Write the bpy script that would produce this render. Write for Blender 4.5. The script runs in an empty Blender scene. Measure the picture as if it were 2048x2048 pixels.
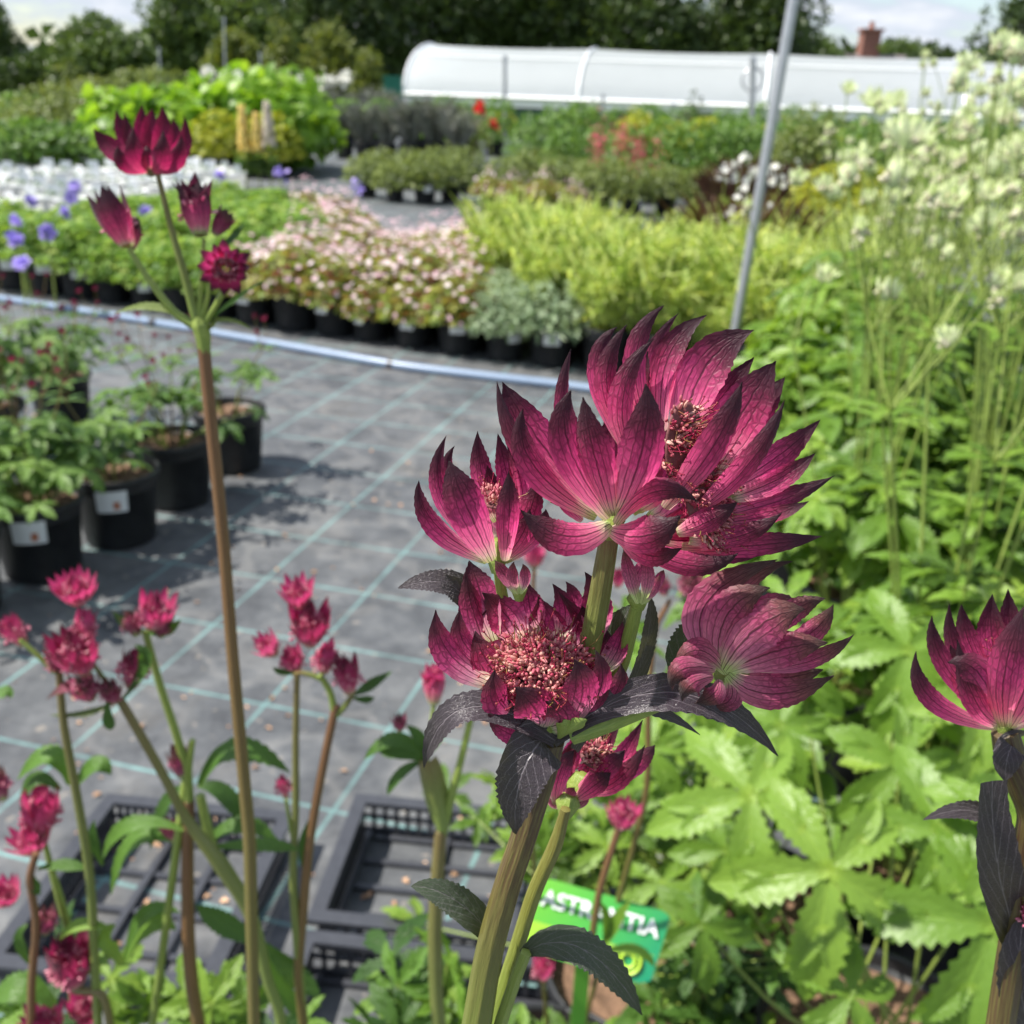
import bpy, math, random
import numpy as np
from mathutils import Vector, Matrix
random.seed(7); RNG = np.random.default_rng(7)
sc = bpy.context.scene
R = math.radians
# ------------------------------------------------------------------ camera
CAMH, PITCH, ROLL, F = 1.1, R(22.5), R(2.0), 2048.0
_U = np.array([0, math.sin(PITCH), math.cos(PITCH)]); _D = np.array([0, math.cos(PITCH), -math.sin(PITCH)]); _X = np.array([1., 0, 0])
CR = math.cos(ROLL)*_X + math.sin(ROLL)*_U
CV = -math.sin(ROLL)*_X + math.cos(ROLL)*_U
CP = np.array([0, 0, CAMH])
cd = bpy.data.cameras.new('camera'); cam = bpy.data.objects.new('camera', cd); sc.collection.objects.link(cam)
M = Matrix(((CR[0], CV[0], -_D[0], 0), (CR[1], CV[1], -_D[1], 0), (CR[2], CV[2], -_D[2], CAMH), (0, 0, 0, 1)))
cam.matrix_world = M
cd.sensor_width = 36; cd.lens = 36; cd.clip_start = 0.01; cd.clip_end = 600
cd.dof.use_dof = True; cd.dof.focus_distance = 0.146; cd.dof.aperture_fstop = 35.0
sc.camera = cam
# ------------------------------------------------------------------ light
SUN = Vector((-0.55, -0.04, 0.83)).normalized()
w = bpy.data.worlds.new('World'); sc.world = w; w.use_nodes = True
nt = w.node_tree; nt.nodes.clear()
def N(nt, t, **k):
    n = nt.nodes.new(t)
    for a, b in k.items(): setattr(n, a, b)
    return n
def L(nt, a, b): nt.links.new(a, b)
out = N(nt, 'ShaderNodeOutputWorld'); bg = N(nt, 'ShaderNodeBackground'); bg2 = N(nt, 'ShaderNodeBackground'); mx = N(nt, 'ShaderNodeMixShader')
sky = N(nt, 'ShaderNodeTexSky', sky_type='NISHITA'); sky.sun_disc = False
sky.sun_elevation = math.asin(SUN.z); sky.sun_rotation = math.atan2(SUN.x, SUN.y)
bg.inputs['Strength'].default_value = 0.10
tc = N(nt, 'ShaderNodeTexCoord'); mp = N(nt, 'ShaderNodeMapping'); mp.inputs['Scale'].default_value = (3.4, 3.4, 13.)
nz = N(nt, 'ShaderNodeTexNoise'); nz.inputs['Scale'].default_value = 2.6; nz.inputs['Detail'].default_value = 9; nz.inputs['Roughness'].default_value = .58
rp = N(nt, 'ShaderNodeValToRGB'); rp.color_ramp.elements[0].position = .44; rp.color_ramp.elements[1].position = .55
rc = N(nt, 'ShaderNodeValToRGB'); rc.color_ramp.elements[0].position = .35; rc.color_ramp.elements[0].color = (.36, .47, .64, 1)
rc.color_ramp.elements[1].position = .72; rc.color_ramp.elements[1].color = (.92, .94, .98, 1)
L(nt, tc.outputs['Generated'], mp.inputs['Vector']); L(nt, mp.outputs[0], nz.inputs['Vector'])
L(nt, nz.outputs[0], rp.inputs[0]); L(nt, nz.outputs[0], rc.inputs[0]); L(nt, rc.outputs[0], bg2.inputs['Color'])
bg2.inputs['Strength'].default_value = 0.60
L(nt, sky.outputs[0], bg.inputs['Color']); L(nt, rp.outputs[0], mx.inputs[0]); L(nt, bg.outputs[0], mx.inputs[1]); L(nt, bg2.outputs[0], mx.inputs[2])
L(nt, mx.outputs[0], out.inputs[0])
sl = bpy.data.lights.new('sun', 'SUN'); sl.energy = 4.4; sl.angle = R(.6); sl.color = (1, .955, .88)
so = bpy.data.objects.new('sun', sl); sc.collection.objects.link(so); so.rotation_euler = (-SUN).to_track_quat('-Z', 'Y').to_euler()
vs = sc.view_settings; vs.view_transform = 'Standard'; vs.look = 'None'; vs.exposure = 0.92; vs.gamma = 1
sc.cycles.max_bounces = 7; sc.cycles.transparent_max_bounces = 6

# ------------------------------------------------------------------ helpers
def atY(x, y, Y):
    v = _D + (x-1024)/F*CR - (y-1024)/F*CV
    return CP + v*(Y/v[1])
def at(x, y, d): return CP + d*(_D + (x-1024)/F*CR - (y-1024)/F*CV)
def gnd(x, y, z=0.0):
    v = _D + (x-1024)/F*CR - (y-1024)/F*CV
    return CP + v*((z-CAMH)/v[2])
def depth(p): return float((np.asarray(p)-CP) @ _D)
def nrm(a):
    a = np.asarray(a, float); return a/np.maximum(np.linalg.norm(a, axis=-1, keepdims=True), 1e-12)

class B:
    """collects geometry; build() links it as ONE mesh object"""
    def __init__(s): s.v = []; s.f4 = []; s.f3 = []; s.uv = []; s.t = []; s.n = 0
    def add(s, v, f, uv=None, t=0.5):
        v = np.asarray(v, float).reshape(-1, 3); f = np.asarray(f, int)
        if len(f): (s.f4 if f.shape[1] == 4 else s.f3).append(f+s.n)
        s.v.append(v); s.uv.append(np.zeros((len(v), 2)) if uv is None else np.asarray(uv, float))
        s.t.append(np.full(len(v), t) if np.isscalar(t) else np.asarray(t, float)); s.n += len(v)
    def build(s, name, mat, parent=None, smooth=True, origin=None):
        me = bpy.data.meshes.new(name)
        v = np.concatenate(s.v)
        if origin is None and parent is not None: origin = worldloc(parent)
        if origin is None: origin = (0, 0, 0)
        v = v-np.asarray(origin)
        q = np.concatenate(s.f4).ravel() if s.f4 else np.zeros(0, int); t3 = np.concatenate(s.f3).ravel() if s.f3 else np.zeros(0, int)
        lv = np.concatenate([q, t3]); tot = np.concatenate([np.full(len(q)//4, 4), np.full(len(t3)//3, 3)])
        st = np.concatenate([[0], np.cumsum(tot)[:-1]])
        me.vertices.add(len(v)); me.vertices.foreach_set('co', v.ravel())
        me.loops.add(len(lv)); me.loops.foreach_set('vertex_index', lv.astype(np.int32))
        me.polygons.add(len(tot)); me.polygons.foreach_set('loop_start', st.astype(np.int32)); me.polygons.foreach_set('loop_total', tot.astype(np.int32))
        me.polygons.foreach_set('use_smooth', np.full(len(tot), smooth))
        uvl = me.uv_layers.new(name='uv'); uvl.data.foreach_set('uv', np.concatenate(s.uv)[lv].ravel())
        at_ = me.attributes.new('tint', 'FLOAT', 'POINT'); at_.data.foreach_set('value', np.concatenate(s.t))
        me.update(calc_edges=True); me.validate()
        me.materials.append(mat)
        o = bpy.data.objects.new(name, me); sc.collection.objects.link(o)
        if parent is not None: o.parent = parent
        else: o.location = origin
        return o
def worldloc(o):
    p = Vector(o.location)
    while o.parent is not None: o = o.parent; p += o.location
    return tuple(p)
def tag(o, label=None, cat=None, group=None, kind=None):
    if label: o['label'] = label
    if cat: o['category'] = cat
    if group: o['group'] = group
    if kind: o['kind'] = kind
    return o
def empty(name, loc, label=None, cat=None, group=None):
    o = bpy.data.objects.new(name, None); o.location = tuple(loc); o.empty_display_size = .05; sc.collection.objects.link(o)
    return tag(o, label, cat, group)
def dup(root, loc, rz=0., s=1., label=None, group=None):
    def cp(o, par):
        c = o.copy(); sc.collection.objects.link(c); c.parent = par
        for ch in o.children: cp(ch, c)
        return c
    r = cp(root, None); r.location = tuple(loc); r.rotation_euler = (0, 0, rz); r.scale = (s, s, s)
    if label: r['label'] = label
    if group: r['group'] = group
    return r
def place(o, loc, rz=0., s=1.):
    o.location = tuple(loc); o.rotation_euler = (0, 0, rz); o.scale = (s, s, s); return o

# ---- shape makers
def grid_faces(nu, nv):
    i = np.arange(nv-1)[:, None]*nu+np.arange(nu-1)[None]
    i = i.ravel(); return np.stack([i, i+1, i+1+nu, i+nu], 1)
KV = [0, .12, .3, .5, .68, .82, .93, 1]
BRACT = [.36, .60, .92, 1, .82, .50, .19, .008]
def petal(b, base, mid, tip, width, hint, cup=.18, nu=9, nv=22, tint=.5, prof=BRACT, teeth=.03, wav=.03, mid0=.5, curl=0.):
    base, mid, tip, hint = [np.asarray(a, float) for a in (base, mid, tip, hint)]
    c = 2*mid-.5*(base+tip); t = np.linspace(0, 1, nv)[:, None]
    C = (1-t)**2*base+2*t*(1-t)*c+t*t*tip; T = nrm(2*(1-t)*(c-base)+2*t*(tip-c))
    hh = hint[None]*np.ones((nv, 1)); Nn = nrm(hh-(hh*T).sum(1, keepdims=True)*T); S = np.cross(T, Nn)
    v = np.linspace(0, 1, nv); f = np.interp(v, KV, prof)
    f = np.convolve(np.pad(f, 1, mode='edge'), [.2, .6, .2], 'valid'); f[-1] = prof[-1]; f[0] = prof[0]
    ph = random.random()*6
    tt = 1+teeth*np.where(np.arange(nv) % 2 == 0, 1, -1)*(v > .45)
    u = np.linspace(-1, 1, nu)
    W = (width/2*f*tt)[:, None]
    off = cup*width*(u[None]**2)*f[:, None]*(1-.3*v[:, None])+wav*width*np.sin(v[:, None]*9+ph+u[None]*1.5)*np.abs(u[None])*f[:, None]
    off = off-curl*width*(v[:, None]**3)
    P = C[:, None]+S[:, None]*(W*u[None])[..., None]+Nn[:, None]*off[..., None]
    P = P+RNG.normal(0, width*.006, P.shape)
    uv = np.stack(np.meshgrid((u+1)/2, v), -1).reshape(-1, 2)
    b.add(P.reshape(-1, 3), grid_faces(nu, nv), uv, tint)
def tube(b, pts, rad, sides=8, ribs=0, rib=.07, tint=.5, sub=1, cap=True, L0=None):
    P = np.asarray(pts, float); n = len(P)
    rad = np.full(n, rad) if np.isscalar(rad) else np.asarray(rad, float)
    if sub > 1 and n > 2:      # catmull-rom
        Q = []; RR = []
        dl = np.linalg.norm(np.diff(P, axis=0), axis=1); tg = np.gradient(P, axis=0); tg[0] = P[1]-P[0]; tg[-1] = P[-1]-P[-2]
        tg = nrm(tg)*np.minimum(np.r_[dl[0], dl], np.r_[dl, dl[-1]])[:, None]
        for i in range(n-1):
            for k in range(sub):
                t = k/sub; Q.append((2*t**3-3*t*t+1)*P[i]+(t**3-2*t*t+t)*tg[i]+(-2*t**3+3*t*t)*P[i+1]+(t**3-t*t)*tg[i+1]); RR.append(rad[i]*(1-t)+rad[i+1]*t)
        Q.append(P[-1]); RR.append(rad[-1]); P = np.array(Q); rad = np.array(RR); n = len(P)
    T = nrm(np.gradient(P, axis=0)); a = np.array([0, -1., .1]) if abs(T[0][1]) < .9 else np.array([1., 0, 0])
    X = nrm(a-(a @ T[0])*T[0]); th = np.arange(sides+1)/sides*2*math.pi
    V = []; rr = 1+(rib*np.cos(ribs*th) if ribs else 0*th)
    for i in range(n):
        X = nrm(X-(X @ T[i])*T[i]); Y = np.cross(T[i], X)
        V.append(P[i]+rad[i]*rr[:, None]*(np.cos(th)[:, None]*X+np.sin(th)[:, None]*Y))
    ln = np.concatenate([[0], np.cumsum(np.linalg.norm(np.diff(P, axis=0), axis=1))]); ln /= (L0 or max(ln[-1], 1e-9))
    uv = np.stack([np.tile(th/6.2832, n), np.repeat(ln, sides+1)], 1)
    b.add(np.concatenate(V), grid_faces(sides+1, n), uv, tint)
    if sides >= 12:
        for e, k_ in ((0, -1), (n-1, 1)):
            vv = np.vstack([V[e], [P[e]+T[e]*rad[e]*.35*k_]]); i_ = np.arange(sides); b.add(vv, np.stack([i_, i_+1, np.full(sides, sides+1)], 1), None, tint)
def lathe(b, prof, seg=32, c=(0, 0, 0), tint=.5):
    pr = np.asarray(prof, float); th = np.arange(seg+1)/seg*2*math.pi
    V = np.stack([pr[:, 0][:, None]*np.cos(th), pr[:, 0][:, None]*np.sin(th), pr[:, 1][:, None]*np.ones(seg+1)], -1)+np.asarray(c)
    uv = np.stack(np.meshgrid(th/6.2832, np.linspace(0, 1, len(pr))), -1).reshape(-1, 2)
    b.add(V.reshape(-1, 3), grid_faces(seg+1, len(pr)), uv, tint)
def box(b, lo, hi, ang=0., c=(0, 0, 0), tint=.5):
    x0, y0, z0 = lo; x1, y1, z1 = hi
    v = np.array([[x0, y0, z0], [x1, y0, z0], [x1, y1, z0], [x0, y1, z0], [x0, y0, z1], [x1, y0, z1], [x1, y1, z1], [x0, y1, z1]], float)
    ca, sa = math.cos(ang), math.sin(ang); v = v @ np.array([[ca, sa, 0], [-sa, ca, 0], [0, 0, 1]])+np.asarray(c)
    b.add(v, [[0, 3, 2, 1], [4, 5, 6, 7], [0, 1, 5, 4], [1, 2, 6, 5], [2, 3, 7, 6], [3, 0, 4, 7]], None, tint)
# templates: (verts, faces, uv); x across, y along, z normal
def leafT(nu=3, nv=5, w=.4, fold=.15, bend=.25, prof=(.1, .6, .95, 1, .85, .55, .25, .02), teeth=0.):
    v = np.linspace(0, 1, nv); u = np.linspace(-1, 1, nu); f = np.interp(v, KV, prof)*(1+teeth*np.where(np.arange(nv) % 2, 1, -1))
    f[-1] = prof[-1]
    X = w/2*f[:, None]*u[None]; Z = fold*w*np.abs(u[None])*f[:, None]-bend*(v[:, None]**2); Y = v[:, None]+0*X
    return np.stack([X, Y, Z+0*X], -1).reshape(-1, 3), grid_faces(nu, nv), np.stack(np.meshgrid((u+1)/2, v), -1).reshape(-1, 2)
def merge(parts):
    V, Fs, U = [], [], []; n = 0
    for v, f, u in parts: V.append(v); Fs.append(f+n); U.append(u); n += len(v)
    return np.concatenate(V), np.concatenate(Fs), np.concatenate(U)
def rotz(v, a): c, s = math.cos(a), math.sin(a); return v @ np.array([[c, s, 0], [-s, c, 0], [0, 0, 1]])
def rotx(v, a): c, s = math.cos(a), math.sin(a); return v @ np.array([[1, 0, 0], [0, c, s], [0, -s, c]])
def palmT(lobes=5, spread=250, nu=3, nv=6, w=.42, teeth=.0, bend=.2, fold=.15, side=.72, droop=0., sub=0):
    P = []
    for i in range(lobes):
        k = (i/(lobes-1)-.5) if lobes > 1 else 0
        v, f, u = leafT(nu, nv, w, fold, bend, (.22, .38, .75, 1, .95, .7, .38, .04), teeth)
        s = 1-(1-side)*abs(2*k)**1.3; v = v*s; v = v.copy(); v[:, 2] += -droop*s*np.abs(v[:, 1])**2 + .012*(i % 2)
        P.append((rotz(v, -R(spread*k)), f, u))
        if sub:
            for sg in (-1, 1):
                v2, f2, u2 = leafT(nu, nv, w*1.05, fold, bend, (.5, .75, .95, 1, .9, .66, .36, .04), teeth); v2 = rotz(v2*(s*random.uniform(.36, .48)), -sg*R(random.uniform(24, 36)))+np.array([0, s*.42, -bend*s*.17]); v2[:, 2] -= droop*s*np.abs(v2[:, 1])**2+.004*sg
                P.append((rotz(v2, -R(spread*k)), f2, u2))
    return merge(P)
def starT(n=14, ang=35, l=1., wd=.3, rings=2, nu=3, nv=6, cup=.2, r0=.12, bend=-.15):
    P = []
    for r in range(rings):
        for i in range(n):
            v, f, u = leafT(nu, nv, wd, cup, bend*(1+r), (.4, .55, .85, 1, .85, .55, .22, .02))
            v = v*(l*(1-.1*r)*random.uniform(.88, 1.08))
            v = rotx(v, R(ang+14*r+random.uniform(-7, 7))); v = v+np.array([0, r0*(1-.2*r), 0])
            P.append((rotz(v, (i+.5*r)/n*2*math.pi+random.uniform(-.09, .09)), f, u))
    return merge(P)
def ballT(a=6, c=5, sx=1., sz=1.):
    th = np.arange(a+1)/a*2*math.pi; ph = np.linspace(0, math.pi, c)
    V = np.stack([sx*np.sin(ph)[:, None]*np.cos(th), sx*np.sin(ph)[:, None]*np.sin(th), sz*-np.cos(ph)[:, None]+0*th], -1).reshape(-1, 3)
    return V, grid_faces(a+1, c), np.stack(np.meshgrid(th/6.28, ph/3.14), -1).reshape(-1, 2)
def scatter(b, T, pos, D=None, Nn=None, s=1., tint=None, Mx=None):
    tv, tf, tu = T; pos = np.asarray(pos, float).reshape(-1, 3); n = len(pos)
    if n == 0: return
    if Mx is None:
        y = nrm(np.broadcast_to(D, (n, 3))); z = np.broadcast_to(Nn, (n, 3)); z = nrm(z-(z*y).sum(1, keepdims=True)*y+1e-9)
        Mx = np.stack([np.cross(y, z), y, z], 2)
    s = np.asarray(s, float); s = np.full((n, 3), s) if s.ndim == 0 else (np.repeat(s[:, None], 3, 1) if s.ndim == 1 else s)
    V = np.einsum('nij,nkj->nki', Mx, tv[None]*s[:, None])+pos[:, None]
    tint = RNG.random(n) if tint is None else np.broadcast_to(tint, (n,))
    Fs = (tf[None]+(np.arange(n)*len(tv))[:, None, None]).reshape(-1, tf.shape[1])
    b.add(V.reshape(-1, 3), Fs, np.tile(tu, (n, 1)), np.repeat(tint, len(tv)))
def rdir(n, up=0.):
    d = nrm(RNG.normal(size=(n, 3))); d[:, 2] += up; return nrm(d)
def lumps(n, c, r, k=9, shell=.35, flat=1.):
    """points with outward normals on a lumpy crown made of k overlapping ellipsoids"""
    c = np.asarray(c, float); r = np.asarray(r, float)
    kc = nrm(RNG.normal(size=(k, 3)))*RNG.uniform(.3, .68, (k, 1)); kr = RNG.uniform(.32, .56, k)
    i = RNG.integers(0, k, n); d = rdir(n); rr = kr[i]*(1-shell*RNG.random(n)**2)
    p = kc[i]+d*rr[:, None]
    return c+p*r, nrm(d*.8+nrm(p)*.5+np.array([0, 0, .25])), p

# ------------------------------------------------------------------ materials
def mat(name):
    m = bpy.data.materials.new(name); m.use_nodes = True; nt = m.node_tree; nt.nodes.clear()
    return m, nt, N(nt, 'ShaderNodeOutputMaterial')
def ramp(nt, fac, stops):
    r = N(nt, 'ShaderNodeValToRGB'); e = r.color_ramp.elements
    while len(e) > 1: e.remove(e[-1])
    e[0].position = stops[0][0]; e[0].color = (*stops[0][1], 1)
    for p, c in stops[1:]: x = e.new(p); x.color = (*c, 1)
    if fac is not None: L(nt, fac, r.inputs[0])
    return r
def mth(nt, op, a, b=None, c=None, clamp=False):
    n = N(nt, 'ShaderNodeMath', operation=op, use_clamp=clamp)
    for i, x in enumerate((a, b, c)):
        if x is None: continue
        if isinstance(x, (int, float)): n.inputs[i].default_value = x
        else: L(nt, x, n.inputs[i])
    return n.outputs[0]
def mixc(nt, f, a, b, bt='MIX'):
    n = N(nt, 'ShaderNodeMix', data_type='RGBA', blend_type=bt)
    for s, x in ((n.inputs[0], f), (n.inputs[6], a), (n.inputs[7], b)):
        if isinstance(x, (int, float)): s.default_value = x
        elif isinstance(x, tuple): s.default_value = (*x, 1)
        else: L(nt, x, s)
    return n.outputs[2]
def noise(nt, scale, detail=3, vec=None, rough=.5):
    n = N(nt, 'ShaderNodeTexNoise'); n.inputs['Scale'].default_value = scale; n.inputs['Detail'].default_value = detail; n.inputs['Roughness'].default_value = rough
    if vec is not None: L(nt, vec, n.inputs['Vector'])
    return n.outputs[0]
def finish(nt, out, col, rough=.5, trans=0., tcol=None, bump=None, bs=.3, bd=.001, spec=.5, metal=0., coat=0., sheen=0.):
    p = N(nt, 'ShaderNodeBsdfPrincipled')
    if isinstance(col, tuple): p.inputs['Base Color'].default_value = (*col, 1)
    else: L(nt, col, p.inputs['Base Color'])
    if isinstance(rough, (int, float)): p.inputs['Roughness'].default_value = rough
    else: L(nt, rough, p.inputs['Roughness'])
    p.inputs['Specular IOR Level'].default_value = spec; p.inputs['Metallic'].default_value = metal
    if sheen: p.inputs['Sheen Weight'].default_value = sheen
    if bump is not None:
        bn = N(nt, 'ShaderNodeBump'); bn.inputs['Strength'].default_value = bs; bn.inputs['Distance'].default_value = bd
        L(nt, bump, bn.inputs['Height']); L(nt, bn.outputs[0], p.inputs['Normal'])
    if trans > 0:
        t = N(nt, 'ShaderNodeBsdfTranslucent'); m = N(nt, 'ShaderNodeMixShader'); m.inputs[0].default_value = trans
        if tcol is None: tcol = col
        if isinstance(tcol, tuple): t.inputs[0].default_value = (*tcol, 1)
        else: L(nt, tcol, t.inputs[0])
        L(nt, p.outputs[0], m.inputs[1]); L(nt, t.outputs[0], m.inputs[2]); L(nt, m.outputs[0], out.inputs[0])
    else: L(nt, p.outputs[0], out.inputs[0])
def tintn(nt): n = N(nt, 'ShaderNodeAttribute', attribute_name='tint'); return n.outputs['Fac']
def uvn(nt):
    t = N(nt, 'ShaderNodeTexCoord'); s = N(nt, 'ShaderNodeSeparateXYZ'); L(nt, t.outputs['UV'], s.inputs[0]); return t, s.outputs[0], s.outputs[1]
def plain(name, col, rough=.5, var=.25, scale=20, metal=0., trans=0., spec=.5, bs=.15, bd=.002):
    m, nt, o = mat(name); tc = N(nt, 'ShaderNodeTexCoord'); nz = noise(nt, scale, 5, tc.outputs['Object'])
    c = mixc(nt, nz, tuple(x*(1-var) for x in col), tuple(min(1, x*(1+var)) for x in col))
    finish(nt, o, c, rough, trans, bump=nz, bs=bs, bd=bd, metal=metal, spec=spec); return m
def leafmat(name, cols, rough=.42, trans=.35, vein=.35, tb=1.35, spec=.45):
    """cols: ramp over the per-leaf tint"""
    m, nt, o = mat(name); t = tintn(nt); st = [(i/max(1, len(cols)-1), c) for i, c in enumerate(cols)]
    c = ramp(nt, t, st).outputs[0]; tc, u, v = uvn(nt)
    au = mth(nt, 'ABSOLUTE', mth(nt, 'SUBTRACT', u, .5)); mid = mth(nt, 'SUBTRACT', 1, mth(nt, 'MULTIPLY', au, 22), clamp=True)
    # herring-bone side veins
    w_ = mth(nt, 'FRACT', mth(nt, 'MULTIPLY', mth(nt, 'SUBTRACT', v, mth(nt, 'MULTIPLY', au, .7)), 8.)); sv = mth(nt, 'LESS_THAN', w_, .14)
    vm = mth(nt, 'MULTIPLY', mth(nt, 'MAXIMUM', mid, mth(nt, 'MULTIPLY', sv, .5)), vein)
    c = mixc(nt, mth(nt, 'SUBTRACT', .35, mth(nt, 'MULTIPLY', v, 2.6), clamp=True), c, mixc(nt, 1., c, (2.2, 1.7, 1.5), 'MULTIPLY'))
    c2 = mixc(nt, vm, c, mixc(nt, 1., c, (1.7, 1.55, 1.5), 'MULTIPLY'))
    nz = noise(nt, 7, 4, tc.outputs['UV']); c3 = mixc(nt, mth(nt, 'MULTIPLY', nz, .5), c2, mixc(nt, 1., c2, (.72, .8, .7), 'MULTIPLY'))
    tr = mixc(nt, 1., c3, (tb*1.15, tb*1.1, tb*.6), 'MULTIPLY')
    finish(nt, o, c3, rough, trans, tr, bump=mth(nt, 'SUBTRACT', nz, vm), bs=.4, bd=.004, spec=spec); return m
def bractmat(name, stops, vdark, tcol, netscale=1., rough=.5, trans=.42, vs_=.85):
    m, nt, o = mat(name); tc, u, v = uvn(nt); t = tintn(nt)
    vec = N(nt, 'ShaderNodeCombineXYZ'); L(nt, mth(nt, 'MULTIPLY', u, 5*netscale), vec.inputs[0]); L(nt, mth(nt, 'MULTIPLY', v, 12*netscale), vec.inputs[1]); L(nt, mth(nt, 'MULTIPLY', t, 37), vec.inputs[2])
    nz = noise(nt, 1.1, 3, vec.outputs[0])
    vd = mth(nt, 'ADD', v, mth(nt, 'MULTIPLY', mth(nt, 'SUBTRACT', t, .5), .30)); vd = mth(nt, 'ADD', vd, mth(nt, 'MULTIPLY', mth(nt, 'SUBTRACT', nz, .5), .10))
    c = ramp(nt, vd, stops).outputs[0]
    sv_ = N(nt, 'ShaderNodeCombineXYZ'); L(nt, mth(nt, 'MULTIPLY', u, 26), sv_.inputs[0]); L(nt, mth(nt, 'MULTIPLY', v, 3.5), sv_.inputs[1]); L(nt, mth(nt, 'MULTIPLY', t, 17), sv_.inputs[2])
    st2 = noise(nt, 1., 3, sv_.outputs[0], .6); c = mixc(nt, mth(nt, 'MULTIPLY', mth(nt, 'SUBTRACT', st2, .38, clamp=True), 1.5, clamp=True), c, mixc(nt, 1., c, (1.75, 2.6, 1.75), 'MULTIPLY'))
    us = mth(nt, 'ADD', u, mth(nt, 'MULTIPLY', mth(nt, 'SUBTRACT', nz, .5), .05))
    msk = None
    for uc, wd, st_ in ((.5, .022, 1.), (.30, .016, .8), (.70, .016, .8), (.13, .012, .6), (.87, .012, .6), (.4, .008, .45), (.6, .008, .45)):
        d = mth(nt, 'ABSOLUTE', mth(nt, 'SUBTRACT', us, uc)); k = mth(nt, 'SUBTRACT', 1.6, mth(nt, 'DIVIDE', d, wd), clamp=True); k = mth(nt, 'MULTIPLY', k, st_)
        msk = k if msk is None else mth(nt, 'MAXIMUM', msk, k)
    vo = N(nt, 'ShaderNodeTexVoronoi', feature='DISTANCE_TO_EDGE'); L(nt, vec.outputs[0], vo.inputs['Vector']); vo.inputs['Scale'].default_value = 1.0
    net = mth(nt, 'SUBTRACT', 1.5, mth(nt, 'MULTIPLY', vo.outputs[0], 9), clamp=True); net = mth(nt, 'MULTIPLY', net, mth(nt, 'MULTIPLY', mth(nt, 'SUBTRACT', v, .10, clamp=True), 2.4, clamp=True))
    msk = mth(nt, 'MAXIMUM', msk, mth(nt, 'MULTIPLY', net, mth(nt, 'ADD', .05, mth(nt, 'MULTIPLY', nz, .9)))); ms = mth(nt, 'MULTIPLY', msk, vs_)
    c2 = mixc(nt, ms, c, vdark)
    tc2 = mixc(nt, mth(nt, 'MULTIPLY', ms, .9), mixc(nt, 1., c, tcol, 'MULTIPLY'), vdark)
    finish(nt, o, c2, rough, trans, tc2, bump=mth(nt, 'SUBTRACT', mth(nt, 'MULTIPLY', nz, .5), msk), bs=.5, bd=.00018, spec=.35, sheen=.15)
    return m
MAG = [(0, (.30, .36, .12)), (.06, (.52, .38, .30)), (.15, (.60, .15, .26)), (.38, (.53, .050, .180)), (.55, (.33, .026, .102)), (.69, (.11, .013, .036)), (.84, (.040, .010, .020)), (1, (.022, .008, .013))]
MAGL = [(0, (.40, .44, .20)), (.08, (.62, .48, .40)), (.2, (.62, .22, .34)), (.42, (.50, .05, .18)), (.62, (.30, .02, .09)), (.76, (.12, .02, .04)), (.88, (.05, .014, .024)), (1, (.025, .01, .014))]
BR = bractmat('bract_dark_pink', MAG, (.050, .003, .016), (2.0, 1.5, 2.0)); BRL = bractmat('bract_blush_based', MAGL, (.07, .006, .022), (1.7, 1.4, 1.7))
BRM = bractmat('bract_mid_pink', [(0, (.45, .42, .22)), (.12, (.55, .28, .28)), (.32, (.56, .09, .22)), (.65, (.36, .025, .10)), (.88, (.14, .012, .035)), (1, (.05, .008, .02))], (.10, .008, .03), (1.7, 1.4, 1.7), vs_=.5)
BRP = bractmat('bract_pale_pink', [(0, (.42, .48, .20)), (.06, (.48, .34, .28)), (.16, (.46, .13, .22)), (.52, (.36, .045, .13)), (.72, (.17, .045, .055)), (.88, (.07, .035, .03)), (1, (.035, .02, .02))], (.055, .012, .018), (1.6, 1.4, 1.6))
BRF = bractmat('bract_small_pink', [(0, (.45, .42, .22)), (.12, (.6, .30, .30)), (.35, (.64, .14, .28)), (.7, (.50, .045, .16)), (.9, (.24, .02, .07)), (1, (.10, .01, .04))], (.24, .015, .07), (1.6, 1.4, 1.6), vs_=.5)
BRD = bractmat('bract_wine', [(0, (.34, .24, .14)), (.15, (.34, .04, .11)), (.5, (.24, .010, .065)), (.75, (.085, .006, .025)), (1, (.03, .006, .012))], (.05, .004, .015), (2.2, 1.6, 1.9))
BRW = bractmat('bract_white', [(0, (.58, .60, .36)), (.5, (.76, .72, .56)), (.85, (.68, .66, .42)), (1, (.42, .46, .18))], (.62, .64, .42), (1.0, 1.0, .92), vs_=.35)
def florets_mat(name, a, b, c):
    m, nt, o = mat(name); r = ramp(nt, tintn(nt), [(0, a), (.5, b), (1, c)]); finish(nt, o, r.outputs[0], .45, .25, r.outputs[0]); return m
FLO = florets_mat('florets_pink', (.42, .04, .10), (.66, .22, .24), (.80, .50, .40))
FLP = florets_mat('florets_rose', (.42, .05, .14), (.66, .18, .28), (.80, .42, .46))
FLA = florets_mat('filaments', (.26, .01, .04), (.42, .02, .08), (.25, .24, .05))
RECP = plain('receptacle', (.16, .05, .05), .7, .5, 900)
FLW = florets_mat('florets_white', (.50, .50, .28), (.70, .66, .46), (.82, .78, .64))
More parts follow.
